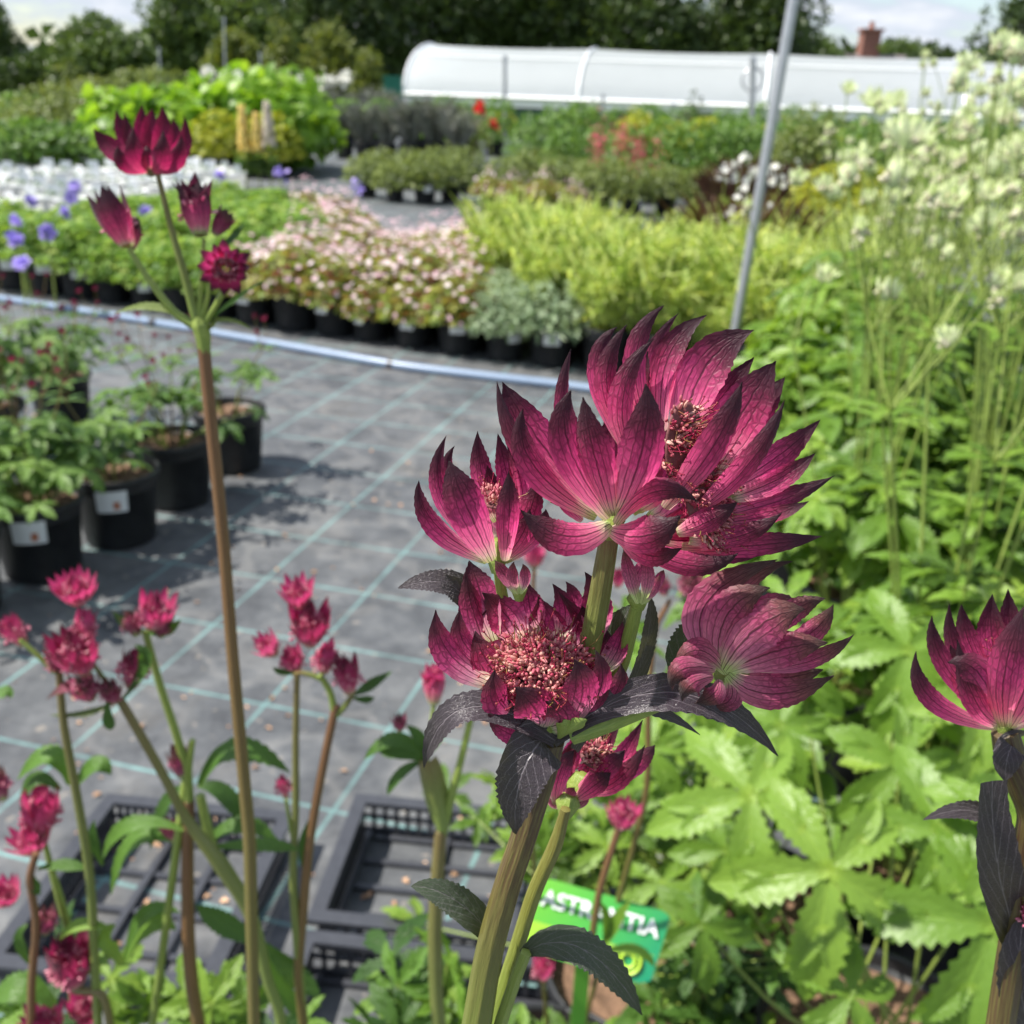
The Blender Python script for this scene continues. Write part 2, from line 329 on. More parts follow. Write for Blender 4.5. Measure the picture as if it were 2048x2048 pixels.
def stemmat(name, top, mid, bot, stripe):
    m, nt, o = mat(name); tc, u, v = uvn(nt); c = ramp(nt, v, [(0, top), (.45, mid), (1, bot)]).outputs[0]
    cv = N(nt, 'ShaderNodeCombineXYZ'); L(nt, mth(nt, 'MULTIPLY', u, 34), cv.inputs[0]); L(nt, mth(nt, 'MULTIPLY', v, 9), cv.inputs[1]); s1 = noise(nt, 1., 4, cv.outputs[0], .6)
    nz = noise(nt, 1500, 3, tc.outputs['Object']); s = mth(nt, 'ADD', mth(nt, 'MULTIPLY', mth(nt, 'SUBTRACT', s1, .42, clamp=True), 3.2, clamp=True), mth(nt, 'MULTIPLY', nz, .12)); s = mth(nt, 'MULTIPLY', s, .75)
    c2 = mixc(nt, s, c, stripe); finish(nt, o, c2, .38, .08, c2, bump=s, bs=.5, bd=.0002); return m
ST_MAIN = stemmat('stem_brown', (.055, .022, .020), (.10, .062, .024), (.16, .21, .035), (.20, .19, .05)); ST_SIDE = stemmat('stem_green_brown', (.14, .11, .03), (.20, .20, .035), (.26, .38, .06), (.30, .33, .08))
ST_GRN = stemmat('stem_green', (.20, .27, .05), (.22, .30, .05), (.16, .24, .04), (.36, .42, .11))
ST_RED = stemmat('stem_red_brown', (.17, .075, .04), (.17, .09, .035), (.14, .14, .03), (.24, .15, .06))
ST_OLV = stemmat('stem_olive', (.16, .10, .04), (.15, .18, .04), (.18, .27, .05), (.24, .26, .08))
def darkleaf():
    m, nt, o = mat('dark_leaf'); tc, u, v = uvn(nt); t = tintn(nt)
    vec = N(nt, 'ShaderNodeCombineXYZ'); L(nt, mth(nt, 'MULTIPLY', u, 6), vec.inputs[0]); L(nt, mth(nt, 'MULTIPLY', v, 15), vec.inputs[1])
    vo = N(nt, 'ShaderNodeTexVoronoi', feature='DISTANCE_TO_EDGE'); L(nt, vec.outputs[0], vo.inputs['Vector'])
    net = mth(nt, 'SUBTRACT', 1., mth(nt, 'MULTIPLY', vo.outputs[0], 14), clamp=True)
    au = mth(nt, 'ABSOLUTE', mth(nt, 'SUBTRACT', u, .5)); mid = mth(nt, 'SUBTRACT', 1.3, mth(nt, 'MULTIPLY', au, 45), clamp=True)
    w_ = mth(nt, 'FRACT', mth(nt, 'MULTIPLY', mth(nt, 'SUBTRACT', v, mth(nt, 'MULTIPLY', au, .9)), 6.)); sv = mth(nt, 'LESS_THAN', w_, .06)
    vm = mth(nt, 'MAXIMUM', mth(nt, 'MAXIMUM', mid, sv), mth(nt, 'MULTIPLY', net, .55))
    nz = noise(nt, 1.6, 4, vec.outputs[0])
    base = ramp(nt, t, [(0, (.030, .020, .032)), (.5, (.046, .034, .042)), (1, (.040, .070, .030))]).outputs[0]
    c = mixc(nt, mth(nt, 'MULTIPLY', vm, mth(nt, 'MULTIPLY', nz, .95)), base, (.30, .26, .28))
    finish(nt, o, c, .40, .14, (.16, .16, .04), bump=mth(nt, 'SUBTRACT', mth(nt, 'MULTIPLY', nz, .8), vm), bs=.6, bd=.0004, spec=.55); return m
DL = darkleaf()
G_AST = leafmat('leaf_astrantia', [(.07, .14, .02), (.13, .24, .03), (.18, .31, .04), (.26, .39, .06)], trans=.36, rough=.38, vein=.45)
G_NEAR = leafmat('leaf_near_green', [(.035, .085, .018), (.07, .15, .025), (.12, .24, .035), (.22, .34, .05)], trans=.35)
G_CRAN = leafmat('leaf_cranesbill', [(.10, .20, .035), (.19, .34, .05), (.28, .44, .08), (.38, .44, .10)], trans=.35)
G_PINK = leafmat('leaf_pink_cranesbill', [(.28, .06, .035), (.20, .17, .05), (.22, .32, .06), (.34, .40, .08), (.36, .28, .06)], trans=.35)
G_SILV = leafmat('leaf_silver', [(.14, .22, .12), (.24, .32, .19), (.34, .42, .27)], trans=.3)
G_LIME = leafmat('leaf_lime', [(.25, .38, .08), (.40, .52, .13), (.54, .62, .20), (.66, .70, .34)], trans=.45)
G_BRIGHT = leafmat('leaf_bright', [(.12, .24, .02), (.20, .36, .03), (.30, .46, .05)], trans=.42)
G_YEL = leafmat('leaf_yellow', [(.26, .30, .03), (.38, .42, .04), (.46, .46, .07)], trans=.4)
G_RED = leafmat('leaf_bronze', [(.09, .04, .025), (.14, .06, .035), (.18, .12, .05)], trans=.25)
G_OLV = leafmat('leaf_olive', [(.09, .125, .03), (.16, .21, .05), (.24, .29, .08)], trans=.3)
G_GREY = leafmat('leaf_grey', [(.20, .22, .17), (.28, .30, .26), (.34, .33, .33)], trans=.2)
G_MID = leafmat('leaf_mid', [(.06, .13, .025), (.12, .23, .04), (.20, .32, .07)], trans=.35)
G_TREE = leafmat('leaf_tree_dark', [(.026, .048, .014), (.05, .085, .022), (.095, .145, .036)], trans=.25, vein=0)
G_TREE2 = leafmat('leaf_tree_mid', [(.055, .09, .024), (.095, .15, .04), (.15, .22, .06)], trans=.28, vein=0)
G_TREE3 = leafmat('leaf_tree_yellow', [(.09, .12, .025), (.15, .19, .035), (.22, .24, .05)], trans=.3, vein=0)
def petalmat(name, c, c2=None, trans=.35):
    m, nt, o = mat(name); r = mixc(nt, tintn(nt), c, c2 or tuple(x*.8 for x in c)); finish(nt, o, r, .5, trans, r); return m
P_VIO = petalmat('petal_violet', (.36, .28, .75), (.46, .36, .80)); P_PNK = petalmat('petal_pale_pink', (.78, .50, .58), (.85, .72, .74))
P_ROSE = petalmat('petal_rose', (.72, .22, .45), (.75, .40, .60)); P_WHT = petalmat('petal_white', (.80, .79, .70), (.82, .82, .78))
P_RED = petalmat('petal_red', (.75, .03, .02), (.65, .02, .02)); P_AST = petalmat('petal_coral', (.66, .06, .12), (.72, .20, .24))
P_YEL = petalmat('petal_cream_yellow', (.90, .66, .14), (.92, .76, .28)); P_CRM = petalmat('petal_cream', (.78, .70, .52), (.76, .66, .58))
P_LAV = petalmat('petal_lavender', (.36, .30, .46), (.42, .38, .48)); P_DPK = petalmat('petal_dark_pink', (.45, .02, .10), (.50, .06, .16))
POT = plain('black_pot_plastic', (.017, .018, .020), .5, .75, 26, bs=.15)
SOIL = plain('bark_mulch', (.17, .098, .058), .9, .9, 70, bs=1., bd=.01)
CHIP = petalmat('bark_chip', (.30, .15, .07), (.55, .34, .20), .0)
WHITE = plain('white_card', (.80, .81, .82), .45, .06, 30); WPOT = plain('white_pot_plastic', (.88, .89, .88), .4, .03, 10, trans=.3)
TRAY = plain('tray_plastic', (.05, .052, .06), .30, .3, 80, bs=.2)
STEEL = plain('galvanised_steel', (.42, .43, .45), .42, .15, 40, metal=.7)
BARK = plain('bark', (.08, .06, .045), .9, .5, 12, bs=.8, bd=.02)
WOOD = plain('grey_wood', (.25, .21, .17), .8, .3, 30)
TEAL = plain('teal_plastic', (.02, .17, .13), .5, .15, 20); NET = plain('green_netting', (.035, .085, .075), .8, .35, 120)
BRICK = plain('brick', (.24, .11, .08), .85, .4, 14); TILE = plain('roof_slate', (.14, .12, .12), .8, .3, 10); RENDERW = plain('white_render', (.6, .58, .55), .8, .1, 5)
TERR = plain('terracotta', (.45, .16, .08), .75, .3, 60)

# ------------------------------------------------------------------ ground
def matmat():
    m, nt, o = mat('woven_ground_cover'); g = N(nt, 'ShaderNodeNewGeometry'); mp = N(nt, 'ShaderNodeMapping')
    a = R(-14.8); cx, cy = -.577, 2.183
    mp.inputs['Rotation'].default_value = (0, 0, -a)
    off = (math.cos(-a)*cx-math.sin(-a)*cy, math.sin(-a)*cx+math.cos(-a)*cy)
    mp.inputs['Location'].default_value = (-off[0], -off[1], 0); L(nt, g.outputs['Position'], mp.inputs['Vector'])
    s = N(nt, 'ShaderNodeSeparateXYZ'); L(nt, mp.outputs[0], s.inputs[0])
    big = noise(nt, 1.1, 5, g.outputs['Position'], .6); fine = noise(nt, 60, 4, g.outputs['Position'], .7); medn = noise(nt, 9, 5, g.outputs['Position'], .65)
    def line(x, sp, ph=0):
        f = mth(nt, 'PINGPONG', mth(nt, 'ADD', mth(nt, 'ADD', x, ph), mth(nt, 'MULTIPLY', mth(nt, 'SUBTRACT', big, .5), .012)), sp/2)
        tw = mth(nt, 'SUBTRACT', 1.5, mth(nt, 'MULTIPLY', f, 290), clamp=True)          # one band ~10 mm wide
        return tw
    ln = mth(nt, 'MAXIMUM', line(s.outputs[0], .253), line(s.outputs[1], .243))
    ln = mth(nt, 'MULTIPLY', ln, mth(nt, 'ADD', mth(nt, 'MULTIPLY', mth(nt, 'SUBTRACT', medn, .5), 1.8), .58), clamp=True)
    wx = mth(nt, 'SINE', mth(nt, 'MULTIPLY', s.outputs[0], 2400)); wy = mth(nt, 'SINE', mth(nt, 'MULTIPLY', s.outputs[1], 2400)); wv = mth(nt, 'MULTIPLY', wx, wy)
    c = ramp(nt, medn, [(.32, (.036, .039, .045)), (.5, (.068, .073, .081)), (.68, (.125, .13, .135))]).outputs[0]
    dust = mth(nt, 'MULTIPLY', mth(nt, 'SUBTRACT', big, .48, clamp=True), 3.0, clamp=True); c = mixc(nt, mth(nt, 'MULTIPLY', dust, .6), c, (.23, .23, .22)); wr = noise(nt, 3.2, 3, mp.outputs[0], .5); wrk = mth(nt, 'SUBTRACT', 1, mth(nt, 'MULTIPLY', mth(nt, 'ABSOLUTE', mth(nt, 'SUBTRACT', wr, .5)), 26), clamp=True); c = mixc(nt, mth(nt, 'MULTIPLY', wrk, .22), c, (.30, .29, .27))
    c = mixc(nt, mth(nt, 'MULTIPLY', mth(nt, 'SUBTRACT', fine, .35, clamp=True), .6), c, (.20, .205, .21))
    stn = mth(nt, 'MULTIPLY', mth(nt, 'SUBTRACT', noise(nt, 2.3, 7, g.outputs['Position'], .72), .56, clamp=True), 7, clamp=True); c = mixc(nt, mth(nt, 'MULTIPLY', stn, .45), c, (.11, .095, .075)); sp = mth(nt, 'GREATER_THAN', noise(nt, 34, 2, g.outputs['Position']), .70); c = mixc(nt, mth(nt, 'MULTIPLY', sp, .4), c, (.36, .31, .25))
    c = mixc(nt, mth(nt, 'MULTIPLY', ln, .85), c, (.19, .40, .385))
    finish(nt, o, c, .62, bump=mth(nt, 'ADD', wv, mth(nt, 'MULTIPLY', fine, 2)), bs=.35, bd=.0006, spec=.4); return m
GC = matmat()
EARTH = plain('rough_grass', (.09, .12, .04), .95, .5, 3)
def sheet(name, x0, x1, y0, y1, z, m):
    b = B(); nx, ny = 24, 24; X, Y = np.meshgrid(np.linspace(x0, x1, nx), np.linspace(y0, y1, ny)); b.add(np.stack([X, Y, 0*X+z], -1).reshape(-1, 3), grid_faces(nx, ny))
    return tag(b.build(name, m), kind='structure')
sheet('ground', -250, 250, -50, 400, 0, EARTH); sheet('path', -14, 14, -3, 27, .004, GC)

# ------------------------------------------------------------------ polytunnels, house, far things
PLAST, nt_, o_ = mat('polythene'); g_ = N(nt_, 'ShaderNodeTexCoord')
nz_ = noise(nt_, 1.3, 5, g_.outputs['Object']); finish(nt_, o_, mixc(nt_, nz_, (.60, .63, .67), (.72, .75, .79)), .6, .62, (.90, .92, .97), bump=nz_, bs=.3, bd=.03)
SEAM = plain('seam_tape', (.86, .87, .88), .4, .03, 5)
def tunnel(p0, axis, length, half, zb, zt, bays, label):
    ax = np.array([axis[0], axis[1], 0]); ax = ax/np.linalg.norm(ax); bk = np.array([-ax[1], ax[0], 0]); p0 = np.array([p0[0], p0[1], 0.]); c0 = p0+bk*half
    r = empty('polytunnel', (p0[0], p0[1], 0), label, 'polytunnel', 'polytunnels')
    def prof(k=24, g=0.):
        th = np.linspace(0, math.pi, k); cs = np.cos(th); sn = np.sin(th)
        return [(-(half+g)*np.sign(c)*abs(c)**1.12, zb+(zt-zb+g)*abs(s)**.95) for c, s in zip(cs, sn)]
    P = prof(); b = B(); nn = 60; V = []
    for i in range(nn+1):
        t = i/nn*length; sag = .05*math.sin(math.pi*((t/(length/bays)) % 1))
        for (y, z) in P: V.append(c0+ax*t+bk*y*(1-sag*.2)+np.array([0, 0, z-sag]))
    b.add(np.array(V), grid_faces(len(P), nn+1)); b.build('cover', PLAST, r)
    for e in (0, length):
        b = B(); V = [c0+ax*e+np.array([0, 0, .02])]+[c0+ax*e+bk*y+np.array([0, 0, z]) for y, z in P]; b.add(np.array(V), [[0, i, i+1] for i in range(1, len(P))]); b.build('end_panel', PLAST, r)
    for i in range(bays+1):
        b = B(); Q = prof(24, .03); tube(b, [c0+ax*(i*length/bays)+bk*y+np.array([0, 0, z]) for y, z in Q], .05, 6); b.build('hoop', SEAM, r)
    b = B()
    for yy in (0, 6):
        y, z = prof(24, .03)[yy]; tube(b, [c0+bk*y+np.array([0, 0, z]), c0+ax*length+bk*y+np.array([0, 0, z])], .022 if yy > 3 else .06, 5)
    b.build('batten', SEAM, r)
    b = B(); o = c0-bk*half
    for dd, z0, z1 in ((.04, zb-.28, zb+.03),):
        V = [o-bk*dd+np.array([0, 0, z0]), o+ax*length-bk*dd+np.array([0, 0, z0]), o+ax*length-bk*dd+np.array([0, 0, z1]), o-bk*dd+np.array([0, 0, z1])]; b.add(np.array(V), [[0, 1, 2, 3]])
    b.build('side_rail', WHITE, r, False)
    b = B()
    for q in (-half+.03, half): V = [c0+bk*q+np.array([0, 0, .01]), c0+ax*length+bk*q+np.array([0, 0, .01]), c0+ax*length+bk*q+np.array([0, 0, zb]), c0+bk*q+np.array([0, 0, zb])]; b.add(np.array(V), [[0, 1, 2, 3]])
    b.build('side_netting', NET, r, False)
    return r
tp = at(808, 192, 33.5); tl = (math.cos(R(-12)), math.sin(R(-12)))
tunnel(tp, tl, 17.3, 3.0, .80, 2.38, 3, 'long white polytunnel with four pale hoops behind the flower beds')
tq = at(1925, 232, 30.2)
tunnel(tq, tl, 12, 3.0, .74, 2.32, 2, 'second white polytunnel showing only its left end at the right edge')
h = empty('brick_house', (19.5, 62, 0), 'house mostly hidden behind the polytunnel, brick chimney above a pale ridge', 'house')
hp = at(1766, 130, 62); hx = hp[0]
h.location = (hx, hp[1], 0)
b = B(); box(b, (hx-6, hp[1], 0), (hx+6, hp[1]+7, 2.6)); b.build('wall', RENDERW, h, False)
b = B(); z1 = at(1745, 104, 62)[2]
b.add(np.array([[hx-6.3, hp[1]-.4, 2.55], [hx+6.3, hp[1]-.4, 2.55], [hx+4.3, hp[1]+3.5, z1], [hx-2.2, hp[1]+3.5, z1], [hx-6.3, hp[1]+7.4, 2.55], [hx+6.3, hp[1]+7.4, 2.55]]), [[0, 1, 2, 3], [5, 4, 3, 2]])
b.add(np.array([[hx-6.3, hp[1]-.4, 2.55], [hx-2.2, hp[1]+3.5, z1], [hx-6.3, hp[1]+7.4, 2.55]]), [[0, 1, 2]]); rf = b.build('roof', TILE, h, False)
b = B(); ct = at(1745, 62, 64)[2]; box(b, (hx-.55, hp[1]+2.9, z1-.5), (hx+.55, hp[1]+4.0, ct)); box(b, (hx-.68, hp[1]+2.78, ct), (hx+.68, hp[1]+4.12, ct+.14)); chm = b.build('chimney', BRICK, rf, False)
b = B(); lathe(b, [(.16, ct+.14), (.14, ct+.5), (.18, ct+.55)], 12, (hx, hp[1]+3.4, 0)); b.build('chimney', TERR, rf)

# trees ---------------------------------------------------------------
CL = merge([(rotx(rotz(leafT(3, 3, .7, .2, .1)[0], a), e), leafT(3, 3, .7)[1], leafT(3, 3, .7)[2]) for a, e in ((0, .2), (2.1, -.3), (4.2, .5))])
def tree(px, py_top, d, wpx, label, m, n=5200, ls=.20, name='broadleaf_tree', cat='tree', k=22, low=.1):
    base = gnd(px, 1024) ; c = at(px, py_top, d); base = np.array([c[0], c[1], 0.]); H = max(c[2], 1.5)
    rx = wpx/2/F*d; cz = H*(.5+low/2); r = empty(name, base, label, cat, 'trees along the far boundary' if cat == 'tree' else None)
    b = B(); tube(b, [base+np.array([0, 0, -.1]), base+np.array([.1, 0, H*.3]), base+np.array([-.1, .05, H*.75])], [H*.035, H*.025, H*.008], 8, sub=4)
    for i in range(6):
        a = i*1.1; z0 = H*(.22+.07*i); q = base+np.array([math.cos(a)*rx*.6, math.sin(a)*rx*.6, z0+H*.25]); tube(b, [base+np.array([0, 0, z0]), (base+np.array([0, 0, z0])+q)/2+np.array([0, 0, .1]), q], [H*.014, H*.01, H*.003], 5, sub=2)
    b.build('trunk', BARK, r)
    b = B(); p, nn, q = lumps(n, (base[0], base[1], cz), (rx*1.25, rx*1., (H-low*H*.5)*.60), k); keep = p[:, 2] > .15
    p = p[keep]; nn = nn[keep]
    scatter(b, CL, p, nrm(nn+RNG.normal(0, .6, p.shape)), nrm(nn+RNG.normal(0, .5, p.shape)), RNG.uniform(.7, 1.4, len(p))*ls*d/45)
    b.build('crown', m, r); return r
TR = [(-30, -40, 40, 130, 'dark leafy branches of tree at the top left corner', G_TREE, 1500),
 (60, 125, 38, 180, 'low dark tree left of the rounded shrub below the sky gap', G_TREE, 3000),
 (205, 40, 34, 180, 'rounded mid green shrubby tree with a domed top under blue sky', G_TREE2, 4200),
 (365, -40, 40, 150, 'grey green feathery tree right of the domed shrub', G_TREE2, 4500),
 (455, -80, 42, 260, 'tall green tree behind the bright big-leaved bush', G_TREE2, 4500),
 (640, -150, 46, 380, 'tall dark tree left of the polytunnel', G_TREE, 6500),
 (850, -150, 50, 380, 'very dark tall tree above the left end of the polytunnel', G_TREE, 6500),
 (1060, -120, 52, 360, 'dark broad tree above the first polytunnel bay', G_TREE, 6000),
 (1250, -70, 50, 260, 'dark tree sloping down to the narrow sky gap', G_TREE, 5000),
 (1370, 30, 54, 200, 'lower dark tree under the narrow sky gap behind the polytunnel', G_TREE, 3500),
 (1530, -110, 50, 270, 'dark bushy tree behind the long steel pole', G_TREE, 5000),
 (1640, 95, 56, 130, 'small tree between the steel pole and the brick chimney', G_TREE2, 2500),
 (1800, 82, 72, 130, 'rounded green tree behind the brick chimney', G_TREE2, 3000),
 (1870, 98, 60, 100, 'low tree right of the brick chimney', G_TREE, 2000),
 (2060, -40, 44, 130, 'leafy tree at the top right corner', G_TREE, 2500)]
for px, py, d, wp, lb, m, n in TR: tree(px, py, d, wp, lb, m, n)
tree(470, 75, 30, 110, 'small yellow green tree standing in front of tall trees', G_TREE3, 1600, .22)
tree(560, 62, 28, 60, 'slim young tree with sparse yellow green leaves', G_TREE3, 500, .16)
tree(672, 62, 29, 120, 'yellowish small tree just left of the teal box', G_TREE3, 1500, .20)
tree(735, 105, 28, 60, 'small bronze yellow shrub beside the teal box', G_TREE3, 500, .18)
tree(1515, 118, 120, 2600, 'distant wood closing the horizon behind everything', G_TREE, 9000, .34, 'far_wood', 'wood', 60)
wood = [o for o in sc.objects if o.name.startswith('far_wood')][0]; wood['kind'] = 'stuff'

def bush(px, py_top, Y, wpx, label, m, n=2500, ls=.06, name='shrub', T=None, flat=.55, group=None, k=10, base_y=None, H=None):
    c = atY(px, py_top, Y); d = depth(c); H = H or max(c[2], .25); rx = wpx/2/F*d; base = np.array([c[0], c[1], 0.])
    r = empty(name, base, label, 'shrub', group); b = B()
    for i in range(7):
        a = i*.9; tube(b, [base+np.array([.03*math.cos(a), .03*math.sin(a), 0]), base+np.array([rx*.4*math.cos(a), rx*.4*math.sin(a), H*.45]), base+np.array([rx*.7*math.cos(a), rx*.5*math.sin(a), H*.8])], [.012, .009, .004], 5, sub=2)
    b.build('stem', BARK, r)
    b = B(); p, nn, q = lumps(n, (base[0], base[1], H*.52), (rx*1.05, min(rx, 1.6), H*.56), k); keep = p[:, 2] > .03; p = p[keep]; nn = nn[keep]
    dr = nrm(nn*.5+RNG.normal(0, .6, p.shape)+np.array([0, 0, -.15])); scatter(b, T or leafT(3, 4, .6, .2, .2), p, dr, nrm(nn+np.array([0, 0, .5])+RNG.normal(0, .3, p.shape)), RNG.uniform(.7, 1.3, len(p))*ls)
    b.build('foliage', m, r); return r
BIGL = leafT(3, 5, .85, .15, .25, (.3, .8, 1, 1, .85, .6, .3, .02))
bush(290, 190, 13.5, 330, 'bright lime green big leaved bush, left half of the bright clump', G_BRIGHT, 1900, .17, 'hydrangea_bush', BIGL, k=16)
bush(520, 150, 14, 330, 'bright green big leaved bush behind the lupin spikes', G_BRIGHT, 2300, .17, 'hydrangea_bush', BIGL, k=16)
bush(430, 165, 15, 300, 'bright green big leaved bush in the middle of the bright clump', G_BRIGHT, 1900, .17, 'hydrangea_bush', BIGL, k=16)
bush(70, 245, 11, 300, 'yellow green leafy bush behind the pink flowers at the left edge', G_MID, 2400, .09, k=14)
bush(220, 270, 11.6, 150, 'mid green bush beneath the wine red flower head', G_BRIGHT, 900, .10)
bush(120, 165, 17, 330, 'olive green feathery shrub at left behind the yellow green bush', G_OLV, 3800, .07, k=14)
bush(40, 185, 19, 190, 'dark green rounded shrub at the left edge', G_MID, 2000, .08)
bush(290, 130, 22, 260, 'olive shrub in front of the domed tree', G_OLV, 3000, .09, k=12)
bush(30, 235, 15, 160, 'tawny grassy shrub at the left edge above the yellow green bush', G_OLV, 1800, .07)
bush(140, 135, 24, 120, 'pale green shrub with cream flowers at upper left', G_TREE3, 900, .10)

# ------------------------------------------------------------------ potted plant species
def potprof(r, hgt, rim=.012): return [(0, .004), (r*.80, .004), (r*.82, .01), (r*.96, hgt-rim*1.6), (r*1.03, hgt-rim*1.6), (r*1.05, hgt-rim*1.3), (r*1.05, hgt-.002), (r*1.035, hgt), (r*1.0, hgt), (r*.985, hgt-.006), (r*.95, hgt-.04)]
def pot(par, r=.10, hgt=.18, seg=28, m=POT, label=None, lang=0., lsize=(.075, .055), soil=True, c=(0, 0), mark=True):
    b = B(); cc = (c[0], c[1], .004); lathe(b, potprof(r, hgt), seg, cc); p = b.build('pot', m, par)
    if soil:
        b = B(); n = 12; th = np.arange(25)/24*6.2832; rr = np.linspace(0, r*.97, n)
        zz = hgt-.022+RNG.normal(0, .0025, (n, 25)); zz[:, -1] = zz[:, 0]; V = np.stack([rr[:, None]*np.cos(th)+c[0], rr[:, None]*np.sin(th)+c[1], zz], -1); b.add(V.reshape(-1, 3), grid_faces(25, n)); b.build('soil', SOIL, par)
    if label:
        b = B(); a0 = lang; w2 = lsize[0]/2/r; K = 6; hh = lsize[1]; z1 = hgt-.02; V = []
        for i in range(K+1):
            a = a0-w2+2*w2*i/K
            for z in (z1-hh, z1):
                rr = r*(.82+.14*(z/hgt))+.006; V.append((math.cos(a)*rr+c[0], math.sin(a)*rr+c[1], z))
        f = [[2*i, 2*i+2, 2*i+3, 2*i+1] for i in range(K)]; b.add(np.array(V), f); lo = b.build('price_label', WHITE, par)
        if mark:
            b = B(); V = []; rr = r*(.82+.14*((z1-hh*.7)/hgt))+.0075
            for a in (a0+w2*.1, a0+w2*.5): V += [(math.cos(a)*rr+c[0], math.sin(a)*rr+c[1], z1-hh*.85), (math.cos(a)*rr+c[0], math.sin(a)*rr+c[1], z1-hh*.5)]
            b.add(np.array(V), [[0, 2, 3, 1]]); b.build('printed_picture', TERR, lo)
    return p
def stalks(b, P0, P1, r=.0015, lean=.3, sides=4):
    for p, q in zip(P0, P1):
        m = (np.asarray(p)+np.asarray(q))/2; m[:2] = np.asarray(p)[:2]*(.5+lean)+np.asarray(q)[:2]*(.5-lean); tube(b, [p, m, q], [r*1.2, r, r*.8], sides, sub=2)
GER = merge([(rotz(rotx(leafT(3, 4, .8, .1, .05, (.3, .6, .9, 1, 1, .9, .6, .2))[0], R(15)), i*1.2566), leafT(3, 4)[1], leafT(3, 4)[2]) for i in range(5)])
PAL = palmT(5, 250, 3, 5, .42, bend=.15, fold=.2); PAL2 = palmT(5, 260, 5, 11, .36, .14, bend=.22, fold=.18, droop=.08, sub=1)
PAL3 = palmT(5, 280, 5, 21, .42, .13, bend=.26, fold=.20, side=.8, droop=.10, sub=1)
LN = leafT(3, 5, .28, .2, .3); SM = leafT(3, 3, .6, .2, .15)
def dome(n, R_, H, z0, up=.5):
    a = RNG.uniform(0, 6.283, n); ph = RNG.random(n)**.6*math.pi/2; k = 1-.55*RNG.random(n)**2.2
    p = np.stack([np.sin(ph)*np.cos(a)*R_*k, np.sin(ph)*np.sin(a)*R_*k, z0+np.cos(ph)*H*k], 1)
    nn = nrm(np.stack([np.sin(ph)*np.cos(a), np.sin(ph)*np.sin(a), np.cos(ph)+up], 1)+RNG.normal(0, .25, (n, 3))); return p, nn, a
def mound(name, lab, cat, grp, m, n, R_, H, T, ls, flowers=None, potargs={}, ptype=True, z0=.16):
    r = empty(name, (0, 0, 0), lab, cat, grp)
    if ptype: pot(r, **potargs)
    p, nn, a = dome(n, R_, H, z0); b = B(); out = np.stack([np.cos(a), np.sin(a), RNG.uniform(-.6, .5, n)], 1)
    scatter(b, T, p, nrm(out+RNG.normal(0, .5, (n, 3))), nn, RNG.uniform(.65, 1.3, n)*ls); b.build('foliage', m, r)
    b = B(); k = 14; q, _, _ = dome(k, R_*.8, H*.8, z0); stalks(b, np.stack([q[:, 0]*.1, q[:, 1]*.1, np.full(k, z0)], 1), q, .0014); b.build('stem', ST_OLV, r)
    if flowers:
        fm, fn, fs, fT, lift = flowers; p, nn, a = dome(fn, R_*.95, H*lift, z0); p = p+nn*.01; b = B()
        yy = nrm(np.cross(nn, RNG.normal(size=nn.shape))); scatter(b, fT, p, yy, nn, RNG.uniform(.75, 1.2, fn)*fs); b.build('blossoms', fm, r)
    return r
sA = mound('cranesbill_plant', 'x', 'potted plant', 'g', G_CRAN, 620, .19, .19, PAL, .030, (P_VIO, 3, .019, GER, 1.15), dict(label=1, lang=-1.6, mark=False))
sA2 = mound('cranesbill_plant', 'x', 'potted plant', 'g', G_CRAN, 620, .20, .21, PAL, .030, None, dict(label=None))
sB = mound('cranesbill_plant', 'x', 'potted plant', 'g', G_PINK, 560, .18, .16, PAL, .030, (P_PNK, 60, .014, GER, 1.5), dict(label=1, lang=-1.9, mark=False))
sB2 = mound('cranesbill_plant', 'x', 'potted plant', 'g', G_PINK, 560, .19, .16, PAL, .030, (P_PNK, 80, .014, GER, 1.6), dict(label=None))
sS = mound('silver_artemisia', 'x', 'potted plant', 'g', G_SILV, 900, .19, .20, LN, .045, None, dict(label=1, lang=-1.3, mark=False))
sG = mound('green_perennial', 'x', 'potted plant', 'g', G_OLV, 700, .24, .26, leafT(3, 4, .45, .2, .2), .05, None, dict(label=1, lang=-1.4, mark=False))
sM = mound('green_perennial', 'x', 'potted plant', 'g', G_MID, 800, .26, .42, leafT(3, 4, .45, .2, .2), .055, None, dict(label=None))
sY = mound('golden_perennial', 'x', 'potted plant', 'g', G_YEL, 600, .26, .34, PAL, .035, None, dict(label=None))
